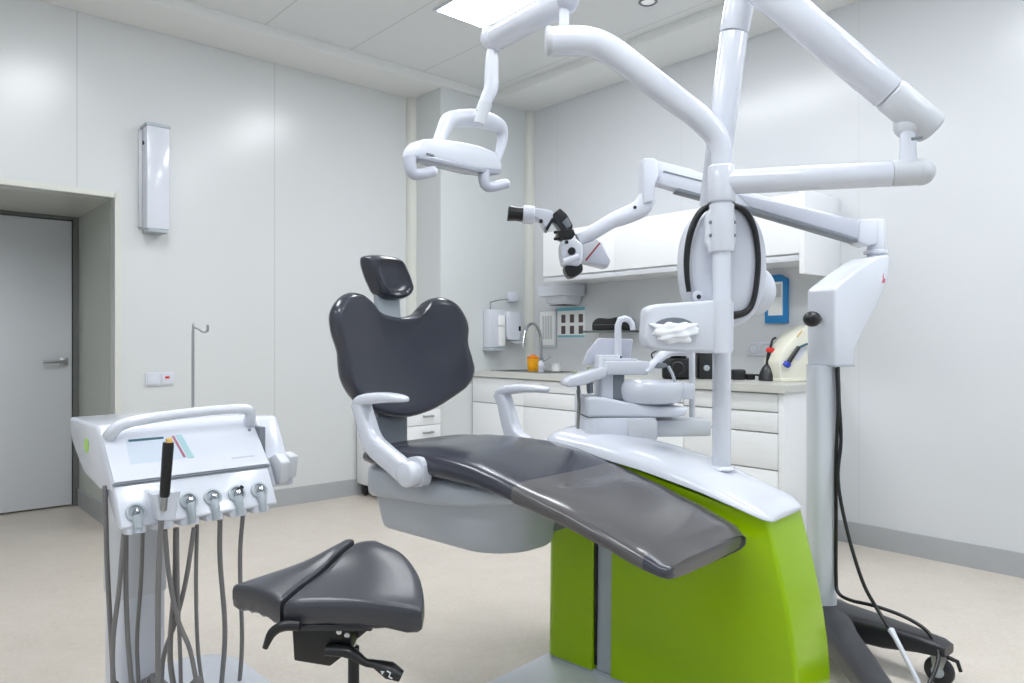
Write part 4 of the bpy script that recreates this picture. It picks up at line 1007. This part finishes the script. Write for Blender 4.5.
# hoses: traced hanging runs, then a bend at the bottom back to the column
def hose(px, dd, r=.0075, name='hose'):
    pts = [P(u, v, dd + (v - 520) * .0004) for u, v in px]
    pts = [p for p in pts]
    e = pts[-1]
    col_ = MK @ V((.16, .19, .20))
    if e.z > .15: pts += [V((e.x, e.y, .19)), (V((e.x, e.y, .13)) * .6 + V((col_.x, col_.y, .13)) * .4), V((col_.x, col_.y, .16))]
    obj(name, tube(pts, r * .88, 10, smooth=5), M_hose, t_c)
HS = [([(105, 486), (107, 560), (110, 620), (114, 690)], 2.0, .0075),
      ([(124, 532), (119, 590), (113, 640), (113, 690)], 1.97, .0075),
      ([(126, 532), (126, 590), (128, 640), (132, 690)], 1.99, .0075),
      ([(143, 525), (141, 580), (137, 640), (139, 690)], 2.06, .0065),
      ([(163, 500), (160, 540), (158, 600), (158, 690)], 1.96, .0085),
      ([(165, 530), (169, 575), (178, 620), (190, 650), (198, 690)], 2.02, .0075),
      ([(176, 528), (175, 580), (170, 650), (174, 690)], 2.05, .009),
      ([(177, 528), (178, 600), (180, 650), (181, 690)], 2.04, .0065),
      ([(194, 528), (186, 580), (176, 620), (164, 655), (161, 690)], 2.07, .0075),
      ([(197, 525), (196, 590), (198, 650), (203, 690)], 2.1, .0065),
      ([(220, 520), (220, 560), (225, 630), (221, 690)], 2.16, .0085),
      ([(243, 513), (240, 560), (242, 640), (239, 690)], 2.22, .0075)]
for h in HS: hose(*h)
# black handpiece standing in the bracket
a, b = P(164.5, 497, 1.945), P(168.5, 441, 1.945)
t = thing('handpiece', 'black handpiece with an amber tip standing upright in the cart bracket', 'handpiece', a)
ax = (b - a)
obj('grip', tube([a, a + ax * .06, a + ax * .9, a + ax * .98], [.011, .013, .0145, .0135], 16), M_black, t)
obj('amber_tip', tube([a + ax * .97, a + ax * 1.02, b + V((-.006, 0, .004))], [.0125, .010, .004], 14), M_tan, t)
obj('steel_collar', rtube(a - ax * .25, a + ax * .03, .0085, 14, .002), M_steel, t)

# ================================================================== SADDLE STOOL
SC = CW(-.33, 1.62)
t_s = thing('saddle_stool', 'black split saddle stool with levers in front of the chair', 'stool', SC)
def half(inner, outer, thick):
    """saddle half: inner and outer rails from rear to pommel, each [(s, d, z)]"""
    ni, nj = 18, 12
    I = catmull([V(p) for p in inner], 6); O = catmull([V(p) for p in outer], 6)
    def at(L_, k):
        f_ = k * (len(L_) - 1); i = min(int(f_), len(L_) - 2); return L_[i] + (L_[i + 1] - L_[i]) * (f_ - i)
    top = []
    for i in range(ni + 1):
        k = i / ni; a, b = at(I, k), at(O, k); row = []
        for j in range(nj + 1):
            m_ = j / nj; p = a + (b - a) * m_
            crown = .012 * math.sin(PI * min(1, m_ * 1.0)) * math.sin(PI * min(1, .25 + k * .7))
            row.append(CW(p.x, p.y, p.z + crown))
        top.append(row)
    # boundary-down loft
    loop = [top[0][j] for j in range(nj + 1)] + [top[i][nj] for i in range(1, ni + 1)] + [top[ni][j] for j in range(nj - 1, -1, -1)] + [top[i][0] for i in range(ni - 1, 0, -1)]
    c_ = sum(loop, V()) / len(loop)
    bm = bmesh.new()
    def grid_inset(s, dz):
        return [[bm.verts.new(V((c_.x + (p.x - c_.x) * s, c_.y + (p.y - c_.y) * s, p.z + dz))) for p in row] for row in top]
    g = grid_inset(.955, .0)
    for i in range(ni):
        for j in range(nj): bm.faces.new((g[i][j], g[i + 1][j], g[i + 1][j + 1], g[i][j + 1]))
    def ring_of(g): return [g[0][j] for j in range(nj + 1)] + [g[i][nj] for i in range(1, ni + 1)] + [g[ni][j] for j in range(nj - 1, -1, -1)] + [g[i][0] for i in range(ni - 1, 0, -1)]
    prev = ring_of(g); n = len(prev)
    for s, dz in ((.985, -.004), (1.0, -.013), (1.0, -.03), (.985, -thick), (.93, -thick - .008), (.5, -thick - .010)):
        cur = [bm.verts.new(V((c_.x + (p.x - c_.x) * s, c_.y + (p.y - c_.y) * s, p.z + dz + (.0025 * math.sin(i * 2.2) if dz < -.035 else 0)))) for i, p in enumerate(loop)]
        for i in range(n): bm.faces.new((prev[i], prev[(i + 1) % n], cur[(i + 1) % n], cur[i]))
        prev = cur
    bm.faces.new(prev)
    bmesh.ops.remove_doubles(bm, verts=bm.verts, dist=.0004)
    bmesh.ops.recalc_face_normals(bm, faces=bm.faces)
    return bm
inn = [(-.482, 1.545, .600), (-.462, 1.60, .612), (-.43, 1.66, .628), (-.40, 1.72, .652), (-.378, 1.78, .662)]
out = [(-.188, 1.53, .590), (-.190, 1.59, .592), (-.212, 1.68, .615), (-.262, 1.76, .642), (-.335, 1.80, .662)]
obj('seat_half', half(inn, out, .046), M_vinyl2, t_s, ang=70)
inn2 = [(-.492, 1.552, .600), (-.470, 1.605, .614), (-.438, 1.665, .630), (-.408, 1.725, .656), (-.384, 1.785, .668)]
out2 = [(-.632, 1.655, .600), (-.585, 1.70, .606), (-.50, 1.74, .626), (-.44, 1.765, .650), (-.405, 1.79, .666)]
obj('seat_half', half(inn2, out2, .050), M_vinyl2, t_s, ang=70)
ps = Plane(331, 1.56, CAMYAW); psM = ps.M @ Matrix.Translation((0, .075, 0)); ps.M = psM
obj('tilt_mechanism', cat(prism(ps.pts([(291, 627), (350, 627), (352, 650), (329, 668), (293, 662)]), -.07, .05, .004), prism(ps.pts([(325, 627), (372, 626), (371, 634), (352, 650), (325, 645)]), -.02, .075, .004)), M_black, t_s, M=ps.M)
obj('mount_plate', prism(ps.pts([(287, 628.5), (288, 622), (374, 622), (373, 629)]), -.09, .09, .003), M_blackm, t_s, M=ps.M)
for u, v in ((339, 632), (347, 635.5)):
    a = ps.uv(u, v); obj('bolt', lathe([(.006, 0), (.006, .004), (.002, .005)], 12, toward((a[0], -.0215 if u > 350 else -.0715, a[1]), (0, -1, 0))), M_chrome, t_s, M=ps.M)
lv = ps.pts([(300, 626), (284, 626), (272, 633), (265, 648)], -.03)
obj('tilt_lever', tube([(x, -.105, z) for x, z in lv], [.010, .011, .010, .006], 12, smooth=4), M_black, t_s, M=ps.M)
lv = ps.pts([(327, 648), (350, 650), (366, 660), (376, 662), (390, 668), (402, 674)])
hl_ = obj('height_lever', tube([(x, -.085, z) for x, z in lv], [.015, .017, .011, .012, .024, .016], 14, smooth=5, flat=.7), M_black, t_s, M=ps.M)
a = ps.uv(390, 668)
obj('lever_mark', cat(prism([(a[0] - .014, a[1] + .008), (a[0] - .006, a[1] + .007), (a[0] - .011, a[1] + .000)], -.108, -.1068, 0), tube([(a[0] - .001, -.107, a[1] + .008), (a[0] + .006, -.107, a[1] + .004), (a[0] + .003, -.1075, a[1] - .004), (a[0] + .010, -.107, a[1] - .008)], .0017, 6)), M_coll, hl_, M=ps.M)
sp = V((ps.uv(346, 660)[0], 0, 0))
obj('gas_spring', cat(rtube((sp.x, 0, .20), (sp.x, 0, .47), .0125, 18, .002)), M_black, t_s, M=ps.M)
obj('valve_pin', rtube((sp.x, 0, .45), (sp.x, 0, .485), .006, 12, .001), M_chrome, t_s, M=ps.M)
obj('lift_column', cat(rtube((sp.x, 0, .07), (sp.x, 0, .30), .025, 24, .003)), M_black, t_s, M=ps.M)
for k in range(5):
    a = .3 + 2 * PI * k / 5; dv = V((math.cos(a), math.sin(a), 0))
    lg = obj('leg', tube([V((sp.x, 0, .10)), V((sp.x, 0, .095)) + dv * .15, V((sp.x, 0, .075)) + dv * .25], [.024, .02, .015], 12), M_black, t_s, M=ps.M)
    w = V((sp.x, 0, .03)) + dv * .25; sd = V((-dv.y, dv.x, 0))
    obj('caster', rtube(w - sd * .015, w + sd * .015, .029, 18, .005), M_black, lg, M=ps.M)

# ================================================================== LIGHT AND CAMERA
w = bpy.data.worlds.new('World'); scene.world = w; w.use_nodes = True
bg = w.node_tree.nodes['Background']; bg.inputs[0].default_value = (.74, .87, 1.0, 1); bg.inputs[1].default_value = 1.6
cam = bpy.data.cameras.new('camera'); co = bpy.data.objects.new('camera', cam); COL.objects.link(co)
cam.sensor_width = 36; cam.lens = FPX / 1024 * 36; cam.clip_start = .05
co.location = (0, 0, H)
co.rotation_euler = (PI / 2, 0, math.atan2(FW.y, FW.x) - PI / 2)
scene.camera = co
vs = scene.view_settings
vs.view_transform = 'Standard'; vs.look = 'None'; vs.gamma = 1; vs.use_curve_mapping = False; vs.exposure = -.27
